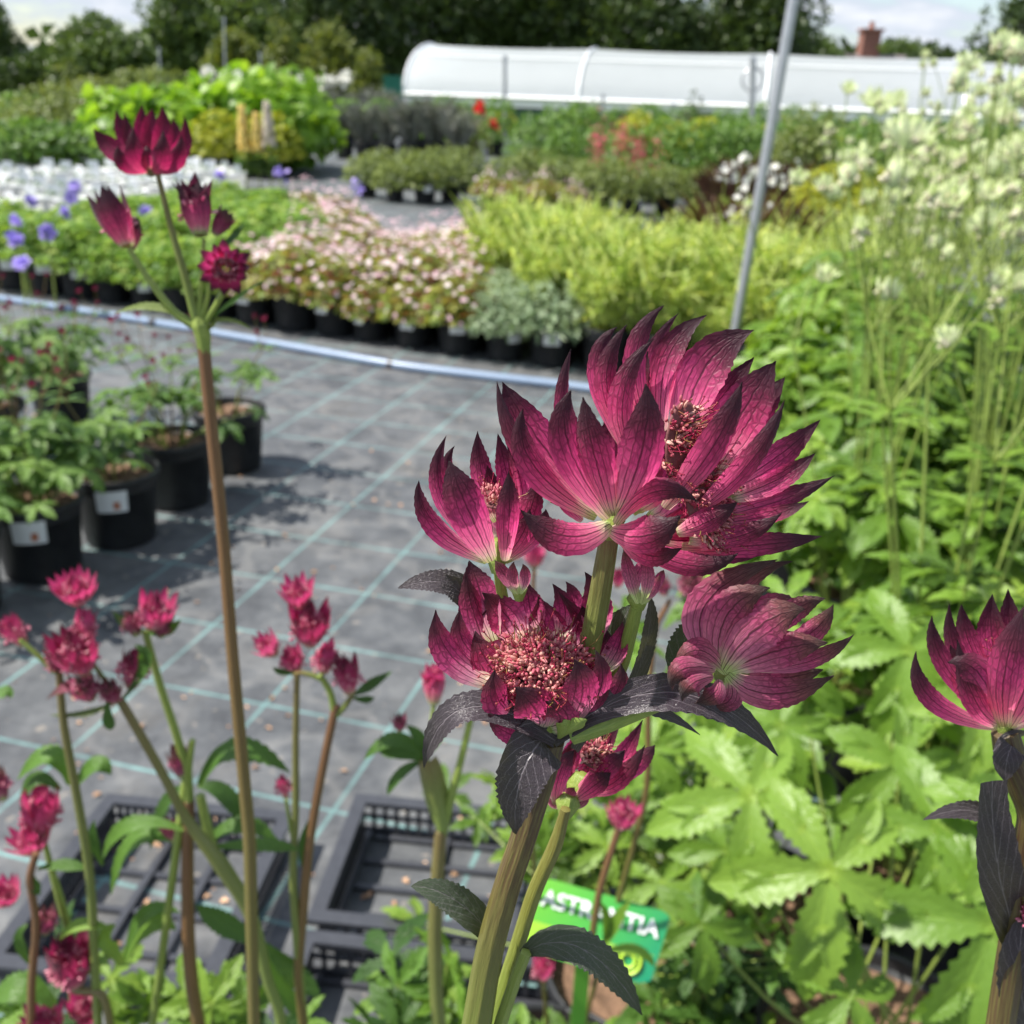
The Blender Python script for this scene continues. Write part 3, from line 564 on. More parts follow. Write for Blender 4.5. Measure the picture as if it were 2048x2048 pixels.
def spiky(name, m, n, H, spread, w, fl=None, potk={}, pm=None, lv=3):
    r = empty(name, (0, 0, 0), 'x', 'potted plant', 'g'); pot(r, **potk); b = B()
    a = RNG.uniform(0, 6.283, n); t = RNG.random(n); d = np.stack([np.cos(a)*spread*t, np.sin(a)*spread*t, np.ones(n)], 1)
    p0 = np.stack([np.cos(a)*.06*t, np.sin(a)*.06*t, np.full(n, .15)], 1); T = leafT(3, 7, 1, .1, .25, (1, 1, .95, .9, .75, .5, .3, .05))
    ln = RNG.uniform(.55, 1.05, n)*H; s = np.stack([np.full(n, w), ln, ln*RNG.uniform(.2 if lv > 8 else .4, .7 if lv > 8 else 1.4, n)], 1)
    scatter(b, T, p0, nrm(d), np.stack([-np.cos(a), -np.sin(a), np.full(n, .6)], 1), s); 
    # short leaves up the stems
    k = n*lv; i = RNG.integers(0, n, k); f = RNG.uniform(.25, .95, k); q = p0[i]+nrm(d)[i]*(ln[i]*f)[:, None]-np.array([0, 0, 1])*(.12*ln[i]*f*f)[:, None]
    dd = rdir(k, .45); fine_ = m is G_LIME; scatter(b, leafT(3, 4, .16, .15, .3) if fine_ else LN, q+RNG.normal(0, .018 if fine_ else 0, q.shape), dd, rdir(k, 1.), RNG.uniform(.03, .06, k)*(1.15 if fine_ else 1)); b.build('foliage', m, r)
    if fl:
        fm, fn, fs, fT = fl; i = RNG.integers(0, n, fn); q = p0[i]+nrm(d)[i]*(ln[i]*.95)[:, None]; b = B(); scatter(b, fT, q, rdir(fn), rdir(fn, 1.), RNG.uniform(.8, 1.3, fn)*fs); b.build('blossoms', fm, r)
    return r
sL = spiky('tall_lime_perennial', G_LIME, 90, .44, .50, .0022, lv=34)
sR = spiky('bronze_perennial', G_RED, 120, .50, .40, .005, lv=5)
sRW = spiky('bronze_perennial', G_RED, 110, .50, .34, .005, (P_WHT, 26, .016, GER))
sV = spiky('lavender_plant', G_GREY, 150, .42, .4, .004, (P_LAV, 120, .012, SM))
def placed(proto, items, group, used=set()):
    for x, y, z_, rz, s, lab in items:
        if id(proto) not in used: used.add(id(proto)); o = place(proto, (x, y, z_), rz, s)
        else: o = dup(proto, (x, y, z_), rz, s)
        o['label'] = lab; o['group'] = group
ORD = 'first second third fourth fifth sixth seventh eighth ninth tenth eleventh twelfth thirteenth fourteenth fifteenth sixteenth seventeenth eighteenth nineteenth twentieth twenty-first twenty-second twenty-third twenty-fourth twenty-fifth twenty-sixth twenty-seventh twenty-eighth'.split()
# ------------------------------------------------------------------ the pipe on the ground and the bed behind it
PIPE = plain('blue_grey_pipe', (.20, .27, .38), .32, .12, 30)
pp = [gnd(x, y, .02) for x, y in [(-260, 560), (0, 597), (259, 637), (457, 671), (776, 728), (990, 755), (1138, 772), (1500, 822)]]
b = B(); tube(b, pp, .019, 14, sub=6); pr = tag(b.build('irrigation_pipe', PIPE), 'blue grey plastic pipe lying along the front of the pot rows', 'pipe')
for fx, fy in ((122, 616), (150, 620), (302, 645), (778, 728)):
    b = B(); q = gnd(fx, fy, .02); q2 = gnd(fx+9, fy+1.6, .02); tube(b, [q, q2], .0215, 12); b.build('collar', TRAY, pr)
A0, A1 = gnd(0, 585), gnd(1138, 755); ud = nrm(np.array([A1[0]-A0[0], A1[1]-A0[1], 0])); vd = np.array([-ud[1], ud[0], 0])
Lrow = np.linalg.norm((A1-A0)[:2])
def bedpos(s, t): q = A0+ud*s+vd*t; return q
rows = []
for j in range(11):
    n = 26
    for i in range(-2, n):
        s_ = i*.225+(j % 2)*.11; t_ = .14+j*.235
        if s_ > Lrow+1.3: continue
        rows.append((j, i, s_, t_))
names = {'A': 'green cranesbill', 'B': 'pale pink flowered cranesbill', 'S': 'silvery feathery plant', 'L': 'tall lime feathery plant', 'R': 'tall bronze plant'}
cnt = {}
def prj(P): q = np.asarray(P)-CP; d = q @ _D; return 1024+F*(q @ CR)/d, 1024-F*(q @ CV)/d
for j, i, s_, t_ in rows:
    q = bedpos(s_+random.uniform(-.015, .015), t_+random.uniform(-.015, .015)); x, y = prj(q+np.array([0, 0, .1]))
    if x > 1760 or x < -150: continue
    xb = x+ (j*4)
    if xb < 500 or (j > 2 and xb < 640): k = 'A'
    elif xb < 960: k = 'B'
    elif xb < (1180 if j == 0 else 1085) and j < 3: k = 'S'
    elif xb < 1380 or j < 3: k = 'L' if (j < 5) else 'B'
    elif xb < 1590: k = 'R'
    else: k = 'L'
    if j > 6 and 760 < xb: continue
    proto = {'A': sA if random.random() < .62 else sA2, 'B': sB if random.random() < .6 else sB2, 'S': sS, 'L': sL, 'R': sR if random.random() < .5 else sRW}[k]
    c = cnt.setdefault((k, j), 0); cnt[(k, j)] += 1
    if j == 0: lab = '%s, %s of these from left, front row by the pipe' % (names[k], ORD[c])
    else: lab = '%s, %s of these from left, %s row from the pipe' % (names[k], ORD[c], ORD[j])
    if j: g = names[k]+' pots in row '+ORD[j]
    placed(proto, [(q[0], q[1], 0, random.uniform(-.35, .35), random.uniform(.82, 1.18), lab)], 'pots of '+names[k] if j == 0 else g)

# white pots block
WP = empty('white_pot', (0, 0, 0), 'x', 'plant pot', 'g'); b = B()
for zz in (0,):
    hw = .065; pr_ = [(.046, .0), (.05, .004), (.066, .125), (.072, .127), (.072, .143), (.068, .143), (.064, .11)]
    V = []
    for r_, z_ in pr_:
        for a in range(17):
            an = a/16*6.2832; c_, s_ = math.cos(an), math.sin(an); k = 1/max(abs(c_), abs(s_))**.75; V.append((r_*k*c_, r_*k*s_, z_+.004))
    b.add(np.array(V), grid_faces(17, len(pr_)))
b.build('pot', WPOT, WP)
b = B(); p, nn, a = dome(60, .05, .05, .11); scatter(b, SM, p, rdir(60, .4), nn, RNG.uniform(.015, .03, 60)); b.build('foliage', G_SILV, WP)
b = B(); V = np.array([[-.03, -.02, .10], [.03, -.02, .10], [.03, -.012, .20], [-.03, -.012, .20]]); b.add(V, [[0, 1, 2, 3]]); b.add(V+np.array([0, .0015, 0]), [[3, 2, 1, 0]]); b.build('label_card', WHITE, WP, False)
k = 0
for j, (py, x0, x1, st) in enumerate([(452, -40, 190, 47), (425, -50, 290, 44), (404, -30, 400, 40), (387, -40, 440, 36), (373, 60, 470, 34), (362, 150, 500, 31)]):
    x = x0; kk = 0
    while x < x1:
        q = gnd(x+random.uniform(-6, 6), py+(x*.035)+random.uniform(-2.5, 2.5)); placed(WP, [(q[0], q[1], 0, random.uniform(-.8, .8), random.uniform(1.2, 1.7), 'white plant pot with card, %s from left, %s row of the white block' % (ORD[kk], ORD[j]))], 'white pots, %s row' % ORD[j]); x += st*.82; kk += 1
# pink flowers behind the white block
sP = mound('pink_perennial', 'x', 'potted plant', 'g', G_MID, 300, .16, .14, PAL, .03, (P_PNK, 60, .02, GER, 1.2), dict(label=None))
for i, px in enumerate((10, 55, 100, 140)):
    q = gnd(px, 358); placed(sP, [(q[0], q[1], 0, i, 1.1, '%s pink flowering pot from the left behind the white pots' % ORD[i])], 'pink flowering pots behind the white block')
sP2 = mound('pink_perennial', 'deeper rose flowered cranesbill between the green and the pale pink ones', 'potted plant', None, G_PINK, 300, .16, .14, PAL, .03, (P_ROSE, 30, .022, GER, 1.5), dict(label=None)); del_g = sP2
q = gnd(650, 530); place(sP2, (q[0], q[1], 0))
# yellow low plant + lupins
q = gnd(445, 352); placed(sY, [(q[0], q[1], 0, 0, 1.5, 'low yellow green plant just left of the lupin spikes'), (*gnd(545, 356)[:2], 0, 2, 1.5, 'low yellow green plant just under the lupin spikes')], 'low yellow green plants')
def lupin(px, top, bot, m, lab, Y=11.5):
    a, c = atY(px, bot, Y), atY(px, top, Y); r = empty('lupin', (a[0], a[1], 0), lab, 'flower', 'lupins above the low yellow green plant'); b = B(); tube(b, [(a[0], a[1], 0), tuple(c)], .008, 6); b.build('stem', ST_GRN, r)
    b = B(); n = 240; t = RNG.random(n); an = RNG.uniform(0, 6.283, n); rr = .060*(1-.75*t)+.008; H = c[2]-a[2]
    p = np.stack([a[0]+np.cos(an)*rr, a[1]+np.sin(an)*rr, a[2]+t*H], 1); scatter(b, ballT(6, 4, .6, 1), p, Mx=None, D=np.stack([np.cos(an), np.sin(an), .3+0*an], 1), Nn=np.array([0, 0, 1.]), s=RNG.uniform(.018, .028, n)); b.build('flower_spike', m, r)
    b = B(); n = 26; an = RNG.uniform(0, 6.283, n); p = np.stack([a[0]+np.cos(an)*.05, a[1]+np.sin(an)*.05, RNG.uniform(.15, a[2], n)], 1); scatter(b, PAL, p, np.stack([np.cos(an), np.sin(an), .2+0*an], 1), np.array([0, 0, 1.]), .09); b.build('foliage', G_MID, r)
lupin(489, 212, 302, P_YEL, 'warm yellow lupin spike, tallest of the two yellow ones'); lupin(516, 228, 304, P_YEL, 'shorter yellow lupin spike between the other two spikes'); lupin(538, 205, 292, P_CRM, 'pale pinkish cream lupin spike beside the yellow ones')

# middle distance masses: individual pots on the open mat
def row(proto, pts, s, labf, group):
    for i, (px, py) in enumerate(pts):
        q = gnd(px, py); placed(proto, [(q[0], q[1], 0, random.uniform(0, 6), s*random.uniform(.9, 1.1), labf % ORD[min(i, 15)])], group)
row(sG, [(735, 395), (790, 405), (850, 408), (900, 404), (760, 375), (820, 378), (880, 380), (925, 385)], 1.05, 'olive green mound, %s of the block on the open mat', 'olive mounds on the open mat')
row(sV, [(690, 318), (730, 322), (775, 325), (820, 328), (870, 330), (915, 335)], 1.6, 'grey lavender plant, %s from the left behind the olive mounds', 'lavender row behind the olive mounds')
row(sM, [(840, 300), (890, 303), (940, 306), (990, 312), (760, 297), (700, 294)], 1.5, 'mid green tall plant, %s in the row in front of the polytunnel', 'mid green row before the polytunnel')
row(sV, [(640, 268), (680, 270), (720, 272), (755, 274)], 1.7, 'blue grey catmint, %s in the far row left of the polytunnel', 'far catmint row')
row(sM, [(1062, 352), (1110, 350), (1150, 345)], 1.5, 'fresh green clump, %s from the left beside the bare mat', 'fresh green clumps by the bare mat')
row(sG, [(1010, 408), (1060, 402), (1120, 410), (1200, 425), (1260, 430), (1330, 428), (1390, 432)], 1.15, 'loose olive green plant, %s from the left between bare mat and lime plants', 'loose olive plants before the lime ones')
row(sM, [(1130, 378), (1190, 366), (1250, 372), (1320, 376), (1380, 382), (1440, 388)], 1.3, 'leafy green plant, %s from the left under the coral plumes', 'leafy plants under the coral plumes')
row(sM, [(1230, 330), (1290, 330), (1350, 338), (1410, 345), (1470, 352), (1530, 352), (1590, 356)], 1.5, 'mid green tall plant, %s from the left behind the coral flowers', 'green row behind the coral flowers')
row(sY, [(1330, 350), (1400, 355), (1500, 362), (1000, 290), (1560, 290)], 1.5, 'yellow green plant dotted among the middle rows, %s from left', 'yellow green plants in the middle rows')
row(sG, [(1180, 395), (1240, 402), (1300, 408), (1120, 375)], 1.0, 'olive mound, %s in the row in front of the coral flowers', 'olive mounds before the coral flowers')
row(sM, [(1300, 292), (1370, 296), (1440, 298), (1510, 300), (1580, 304), (1650, 308), (1720, 310), (1790, 314), (1860, 318), (1930, 320), (2000, 324)], 1.55, 'tall green plant, %s from the left in the row under the polytunnel netting', 'tall green row under the polytunnel')
row(sL, [(1640, 400), (1720, 405), (1800, 412), (1880, 420), (1950, 430), (2020, 436)], 1.1, 'feathery green plant, %s from the left behind the white astrantias', 'feathery row behind the white astrantias')
row(sM, [(1620, 352), (1700, 356), (1780, 362), (1860, 366), (1940, 372), (2020, 380)], 1.4, 'bushy green plant, %s from the left, far behind the white astrantias', 'bushy row far behind the white astrantias')
row(sY, [(1680, 340), (1840, 350)], 1.3, 'yellow tinged plant, %s of two far behind the white astrantias', 'yellow tinged plants far right')
row(sB2, [(1030, 430), (1090, 436), (1140, 440), (980, 425)], 1., 'pale pink cranesbill, %s at the back edge beside bare mat', 'pale pink pots at the back edge')
row(sRW, [(1430, 470), (1475, 462), (1530, 465), (1580, 470)], .95, 'bronze plant topped by white flowers, %s left of the steel pole foot', 'bronze plants with white flowers')
row(sY, [(1650, 520), (1700, 515)], 1.35, 'bright yellow green plant, %s beside the bronze plants', 'bright yellow green plants by the bronze ones')
row(sL, [(1460, 600), (1520, 610), (1440, 560), (1390, 570), (1500, 545)], .85, 'feathery green plant, %s around the steel pole foot', 'feathery plants round the pole foot')
bush(1275, 188, 15, 95, 'upright golden shrub in front of the polytunnel', G_YEL, 900, .07)
bush(1385, 200, 16, 90, 'dark twiggy shrub in front of the polytunnel', G_TREE, 700, .06)
bush(1180, 200, 17, 120, 'mixed green shrub left of the golden one', G_OLV, 900, .07)
bush(940, 195, 17, 110, 'leafy rose bush behind the red poppies', G_OLV, 900, .06)
bush(1620, 225, 12, 200, 'pinkish green mixed shrub under the right end of the polytunnel', G_OLV, 1500, .06)
bush(1480, 245, 13, 220, 'mid green hedge like shrub behind the steel pole', G_MID, 2200, .06)
bush(1790, 235, 9, 240, 'dark green shrub behind the white astrantias', G_MID, 2200, .05)
bush(1960, 235, 8, 220, 'dark green shrub at the right edge behind white flowers', G_MID, 2000, .05)
bush(60, 205, 20, 150, 'grey green shrub above the tawny one at the left', G_GREY, 900, .08)
def bloom(px, py, Y, m, n, size, T, lab, name, cat='flower', spread=.03, tall=0.):
    c = atY(px, py, Y); r = empty(name, (c[0], c[1], 0), lab, cat); b = B(); tube(b, [(c[0], c[1], 0), (c[0]+.01, c[1], c[2]*.5), tuple(c)], .004, 5, sub=2); b.build('stem', ST_GRN, r)
    b = B(); p = c+RNG.normal(0, 1, (n, 3))*np.array([spread, spread, spread+tall]); scatter(b, T, p, rdir(n), rdir(n, .8), RNG.uniform(.7, 1.2, n)*size); b.build('blossoms', m, r)
bloom(962, 213, 14, P_RED, 5, .07, GER, 'upper of the two scarlet poppies', 'poppy'); bloom(983, 248, 14, P_RED, 5, .065, GER, 'lower of the two scarlet poppies', 'poppy')
for px, py, lb in ((1198, 290, 'leftmost small coral plume'), (1243, 277, 'tallest coral plume in the middle of the four'), (1275, 303, 'broad coral plume right of the tallest'), (1312, 312, 'faint small coral plume at the right')):
    bloom(px, py, 9.5, P_AST, 150 if px < 1300 else 24, .030, SM, lb, 'astilbe', spread=.038, tall=.035)
for i, (px, py) in enumerate(((600, 158), (625, 160), (650, 163), (672, 162), (690, 158), (580, 157), (420, 150), (450, 152), (478, 154), (495, 156))):
    bloom(px, py, 17, P_WHT, 14, .055, GER, '%s round white flower head from the left above the bright bush' % ORD[[6, 7, 8, 9, 10, 5, 0, 1, 2, 3][i]] if 1 else '', 'white_hydrangea', spread=.045)
for i, (px, py, Y) in enumerate(((1450, 345, 7.5), (1478, 338, 7.5), (1500, 350, 7.5), (1530, 345, 7.5), (1560, 350, 7.5), (560, 347, 8), (715, 372, 9))):
    bloom(px, py, Y, P_WHT if i < 5 else P_VIO, 9, .028, GER, ('white daisy like flower cluster, %s from the left above the bronze plants' % ORD[i]) if i < 5 else ('violet flower cluster standing above the %s' % ('green cranesbills' if i == 5 else 'mat left of the olive mounds')), 'daisy' if i < 5 else 'violet_flower', spread=.03)
for i, (px, py, Y) in enumerate(((90, 465, 4.9), (30, 445, 5.3), (30, 480, 5.0), (62, 400, 5.8), (140, 395, 6.0), (128, 425, 5.7), (48, 527, 4.7), (150, 370, 6.5), (290, 425, 5.8), (440, 350, 6.6))):
    bloom(px, py, Y, P_VIO, 3, .042, GER, 'violet cranesbill flower, %s of those raised above the leaves at left' % ORD[i], 'violet_flower', spread=.006)
b = B(); q = at(787, 190, 32.5); tb = empty('storage_box', (q[0], q[1], 0), 'teal green plastic tank standing at the left end of the polytunnel', 'tank')
zt = at(787, 152, 32.5)[2]; box(b, (q[0]-.28, q[1]-.3, .35), (q[0]+.28, q[1]+.3, zt-.06)); b.build('tank_body', TEAL, tb, False)
b = B(); box(b, (q[0]-.31, q[1]-.33, zt-.06), (q[0]+.31, q[1]+.33, zt)); b.build('lid', TEAL, tb, False); b = B(); box(b, (q[0]-.25, q[1]-.25, 0), (q[0]+.25, q[1]+.25, .35)); b.build('plinth', BRICK, tb, False)

# steel poles
def pole(p_top, p_bot, r, lab, tier=None):
    base = np.array([p_bot[0], p_bot[1], 0]); e = empty('steel_pole', base, lab, 'pole', 'galvanised poles'); b = B(); tube(b, [p_bot, (np.asarray(p_bot)+p_top)/2, p_top], r, 12); b.build('shaft', STEEL, e)
    b = B(); t = nrm(np.asarray(p_top)-p_bot); tube(b, [p_top, p_top+t*r*2.5], [r*1.25, r*1.1], 12); b.build('cap', STEEL, e)
    if tier is not None:
        b = B(); c = p_bot+(np.asarray(p_top)-p_bot)*tier; tube(b, [c+np.array([math.cos(a)*r*4, 0, math.sin(a)*r*4]) for a in np.linspace(0, 6.283, 17)], r*.4, 6); b.build('ring', STEEL, e)
    return e
pb = gnd(1432, 880); pole(atY(1592, -30, pb[1]+.05), pb, .0165, 'long leaning galvanised pole rising past the polytunnel')
for px, yt, yb, lb in ((1010, 122, 300, 'thin upright pole in front of the first polytunnel bay'), (1347, 218, 330, 'short upright post in front of the polytunnel'), (1206, 196, 320, 'thin post left of the golden shrub'), (1557, 150, 330, 'pale post just right of the long leaning pole')):
    q = gnd(px, yb); pole(atY(px, yt, q[1]), q, .035 if px != 1206 else .025, lb)
q = gnd(1503, 330); pole(atY(1506, 128, q[1]), q, .045, 'post with a ring left of the long leaning pole', .85)
for px, yt in ((318, 100), (448, 40), (520, 110)):
    q = atY(px, 200, 24); pole(atY(px, yt, 24), np.array([q[0], q[1], 0]), .02, {318: 'thin pole in front of the domed tree', 448: 'tall thin pole in the trees left of centre', 520: 'thin short pole left of the slim young tree'}[px])
#@@PART2
# ------------------------------------------------------------------ generic flower heads and astrantia plants
HS = {k: starT(13, 42, 1, .30, 2) for k in range(1)}
def head_parts(par, c, axis, L_, ang, bm, n=13, fm=None, fn=60, green=True, rings=2, wd=.30, tiny=False, tint=None):
    """one umbel: ruff of bracts + calyx (mesh of the part) + florets sub-part; c = base, L_ = bract length"""
    ax = nrm(np.asarray(axis, float)); a = np.array([1., 0, 0]) if abs(ax[0]) < .8 else np.array([0, 1., 0]); X = nrm(np.cross(ax, a)); Y = np.cross(ax, X); Mx = np.stack([X, Y, ax], 1)[None]
    b = B(); T = starT(n, ang, 1, wd, rings, 3 if tiny else 5, 5 if tiny else 9, bend=-.30)
    # tint per bract
    tv, tf, tu = T; nb = n*rings; V = (Mx[0] @ (tv*L_).T).T+c; per = len(tv)//nb
    tt = np.repeat(RNG.uniform(.2, .8, nb) if tint is None else np.clip(RNG.normal(tint, .12, nb), 0, 1), per); b.add(V, tf, tu, tt)
    h = b.build('flower_head', bm, par)
    b = B(); k = fn; r0 = L_*.38; d = rdir(k, .8); d[:, 2] = np.abs(d[:, 2]); p = d*np.array([r0, r0, r0*1.25])*RNG.uniform(.75, 1.1, (k, 1))+np.array([0, 0, L_*(.12 if tiny else .30)])
    P = (Mx[0] @ p.T).T+c; D_ = (Mx[0] @ nrm(d).T).T
    scatter(b, ballT(5, 4, .55, 1.), P, D=np.cross(D_, RNG.normal(size=D_.shape)), Nn=D_, s=RNG.uniform(.8, 1.2, k)*L_*(.06 if fm is not FLW else .17))
    b.build('florets', fm or FLP, h)
    return h
def whorl(b, c, axis, L_, n, T, spread=.9, ph=None, tint=None):
    ax = nrm(np.asarray(axis, float)); X = nrm(np.cross(ax, [0.3, 1, .2])); Y = np.cross(ax, X); ph = RNG.uniform(0, 6.28) if ph is None else ph
    a = ph+np.arange(n)/n*6.283+RNG.uniform(-.3, .3, n); D = nrm(np.cos(a)[:, None]*X*spread+np.sin(a)[:, None]*Y*spread+ax*(1-spread*.75)); Nn = ax+D*-.2
    scatter(b, T, np.repeat([c], n, 0), D, Nn, RNG.uniform(.8, 1.15, n)*L_, tint)
SERR = leafT(5, 15, .30, .12, .3, (.25, .5, .85, 1, .85, .6, .3, .03), .12)
def K_plant(name, bm, gm, seed, nst=10, H=.72, nl=46, headL=.016, fm=None, stm=ST_GRN, potlab=None, lean=(0, 0), heads=4, ls=.085, HB=.36, litter=0):
    random.seed(seed); r = empty(name, (0, 0, 0), 'x', 'potted plant', 'g'); pot(r, .105, .19, label=potlab, lang=-1.3)
    # basal palmate leaves on petioles
    b = B(); bs = B(); a = RNG.uniform(0, 6.283, nl); k = RNG.random(nl); rr = .06+.17*k; zz = .2+HB*(1-.6*k*k)*RNG.uniform(.45, 1, nl)
    tip = np.stack([np.cos(a)*rr, np.sin(a)*rr, zz], 1); root = np.stack([np.cos(a)*.03, np.sin(a)*.03, np.full(nl, .17)], 1)
    for p, q in zip(root, tip): m = (p+q)/2; m[:2] = p[:2]+.3*(q-p)[:2]; tube(bs, [p, m, q], [.0019, .0016, .0013], 5, sub=3)
    D = np.stack([np.cos(a), np.sin(a), -.25+0*a], 1)+RNG.normal(0, .25, (nl, 3)); scatter(b, PAL3, tip, D, np.stack([np.cos(a)*.35, np.sin(a)*.35, np.ones(nl)], 1)+RNG.normal(0, .22, (nl, 3)), RNG.uniform(.75, 1.2, nl)*ls)
    b.build('foliage', gm, r); bs.build('petiole', ST_GRN, r)
    for i in range(nst):
        an = i/nst*6.283+random.uniform(-.3, .3); sp = random.uniform(.05, .2); h = H*(random.uniform(.7, 1.05) if bm is not BRW else random.uniform(.86, 1.04)); x1, y1 = math.cos(an)*sp+lean[0], math.sin(an)*sp+lean[1]
        n0 = np.array([x1*.8, y1*.8, .18+h*.72]); b = B(); tube(b, [(x1*.1, y1*.1, .17), (x1*.35, y1*.35, .17+h*.35), n0], [.0026, .0022, .0018], 7, sub=5)
        hs = []
        for q in range(heads):
            aa = q*2.4+an; l = h*random.uniform(.12, .3) if q else h*.3; sx = .25 if q else .06
            tp_ = n0+np.array([math.cos(aa)*sx*l*2.2, math.sin(aa)*sx*l*2.2, l]); tube(b, [n0, (n0+tp_)/2+np.array([math.cos(aa)*.008, math.sin(aa)*.008, 0]), tp_], [.0013, .0011, .0010], 5, sub=3); hs.append((tp_, aa, q))
        b.build('stem', stm, r)
        b = B(); whorl(b, n0, (x1*.3, y1*.3, 1), .055, 4, SERR); b.build('stem_leaf', gm, r); b = B(); whorl(b, np.array([x1*.4, y1*.4, .18+h*.42]), (0, 0, 1), .07, 3, PAL2); b.build('stem_leaf', gm, r)
        for tp_, aa, q in hs: head_parts(r, tp_, (math.cos(aa)*.5*(q > 0)+random.uniform(-.3, .3), math.sin(aa)*.5*(q > 0)+random.uniform(-.4, .1), 1), headL*random.uniform(.75, 1.1)*(1 if q < 3 else .7), random.uniform(25, 60) if q < 3 else 74, bm, 11, fm, 26, tiny=True)
    return r
W1 = K_plant('white_astrantia', BRW, G_AST, 1, 8, .92, 44, .029, FLW, heads=5)
W2 = K_plant('white_astrantia', BRW, G_AST, 2, 8, .86, 50, .027, FLW, heads=5)
W3 = K_plant('white_astrantia', BRW, G_AST, 3, 9, .98, 44, .030, FLW, heads=6)
WPOS = [(W1, .47, 1.08), (W2, .72, 1.02), (W3, .62, 1.32), (W1, .92, 1.30), (W2, .50, 1.52), (W3, .80, 1.60), (W1, 1.08, 1.62), (W2, .62, 1.86), (W3, .95, 1.92), (W1, 1.25, 1.95), (W2, .80, 2.22), (W3, 1.15, 2.28), (W1, .95, 2.6), (W2, 1.35, 2.65), (W3, 1.7, 2.5), (W1, 1.15, 3.1), (W2, 1.6, 3.2)]
WL = ['nearest white astrantia with large palmate leaves above the black pot', 'white astrantia with large leaves at the lower right edge']+['pale green white flowered astrantia, %s in the crowd going back at right' % ORD[i] for i in range(15)]
us = set()
for i, (p, x, y) in enumerate([(a_, b_+(.06 if b_ < .7 else 0)+.035*max(0, c_-1.3), c_) for a_, b_, c_ in WPOS]):
    if id(p) not in us: us.add(id(p)); o = place(p, (x, y, 0), random.uniform(0, 6), 1)
    else: o = dup(p, (x, y, 0), random.uniform(0, 6), random.uniform(.92, 1.06))
    o['label'] = WL[i]; o['group'] = 'white astrantias massed at the right'
WG = K_plant('leafy_astrantia', BRW, G_AST, 5, 0, .5, 62, .02, FLW, HB=.34)
WG['label'] = 'x'
placed(WG, [(*gnd(px, py)[:2], 0, i*1.3, random.uniform(.9, 1.2), 'flowerless leafy astrantia, %s from the left along the edge of the white flowered crowd' % ORD[i]) for i, (px, py) in enumerate(((1560, 1190), (1600, 1060), (1640, 940), (1668, 860), (1700, 1130), (1740, 1000), (1780, 880), (1850, 960)))], 'leafy astrantias edging the white crowd')
# large leaved clump low in the right corner (leaves placed where the photo shows them)
def leafat(b, bs, px, py, Y, size, rot, tilt=(0, 0), tint=.6, T=None, root=None):
    c = atY(px, py, Y); up = nrm(np.array([tilt[0], -.62+tilt[1], .8])); d = math.cos(rot)*CR+math.sin(rot)*np.array([0, .6, .78]); scatter(b, T or PAL3, [c], d, up, size, tint)
    if bs is not None:
        q = np.array(root); m = q*.4+c*.6; m[2] = c[2]*.7; tube(bs, [q, m, c], [.002, .0018, .0014], 6, sub=4)
cr = empty('astrantia_clump', (.40, .78, 0), 'low leafy clump with broad lime green palmate leaves below the right flowers', 'potted plant')
pot(cr, .12, .20, c=(.40, .78)); b = B(); bs = B()
for px, py, Y, s, rt, tl, tn in ((1500, 1590, .72, .092, 3.4, (.1, .1), .75), (1658, 1740, .66, .105, -1.75, (-.1, .0), .8), (1800, 1530, .80, .088, -1.2, (0, .1), .55), (1985, 1850, .62, .115, -2.0, (0, -.1), .45), (1815, 1300, .9, .092, -1.9, (0, .1), .6), (1960, 1400, .85, .09, -.6, (.1, .1), .8), (1400, 1850, .70, .06, -1.4, (0, 0), .3), (1560, 1450, .85, .07, -2.5, (0, 0), .5), (1880, 1660, .68, .085, .6, (0, 0), .5), (1300, 1500, .9, .06, -2.2, (0, 0), .6), (2040, 1650, .66, .09, .2, (0, 0), .7), (1700, 1990, .62, .06, 2.6, (0, 0), .5), (1450, 1700, .8, .06, -1.8, (0, 0), .5), (1600, 1340, .95, .07, -2., (0, .1), .4), (1380, 1400, 1., .06, -1., (0, 0), .7)):
    leafat(b, bs, px, py, Y, s, rt, tl, tn, None, (.40+random.uniform(-.05, .05), .78+random.uniform(-.05, .05), .18))
b.build('foliage', G_AST, cr); bs.build('petiole', ST_GRN, cr)

# ---- dark red astrantias in black pots on the left (row of pots on the mat)
LP = [(82, 1150, 'with a white price label, second pot from the lower left', 1), (238, 1085, 'half filled, third in the line, mulch showing', 1), (352, 1010, 'fourth in the line with mulch showing', 1), (462, 940, 'last and sparsest in the line, behind the tall stem', None), (-90, 1235, 'cut off by the left edge', 1)]
rs = [K_plant('dark_astrantia', BRD, G_MID, 11+i, n, h, nl, .016, FLA, ST_RED, lab, heads=3, ls=.06, HB=.20) for i, (n, h, nl, lab) in enumerate(((6, .38, 44, 1), (2, .30, 8, 1), (4, .36, 20, None), (2, .30, 6, None), (4, .34, 36, 1)))]
for (px, py, lb, _), r in zip(LP, rs):
    q = gnd(px, py); place(r, (q[0], q[1]+.02, 0), 0, 1.0); r['label'] = 'dark astrantia, '+lb; r['group'] = 'potted dark astrantias lined up on the mat'
q = gnd(-10, 930); r = dup(rs[0], (q[0], q[1], 0), 1.5, 1.); r['label'] = 'dark red astrantia pot behind the labelled pot at the left edge'; r['group'] = 'potted dark astrantias lined up on the mat'
q = gnd(130, 850); r = dup(rs[4], (q[0], q[1], 0), 2.5, .95); r['label'] = 'bushier dark red astrantia pot in the back of the left line'; r['group'] = 'potted dark astrantias lined up on the mat'

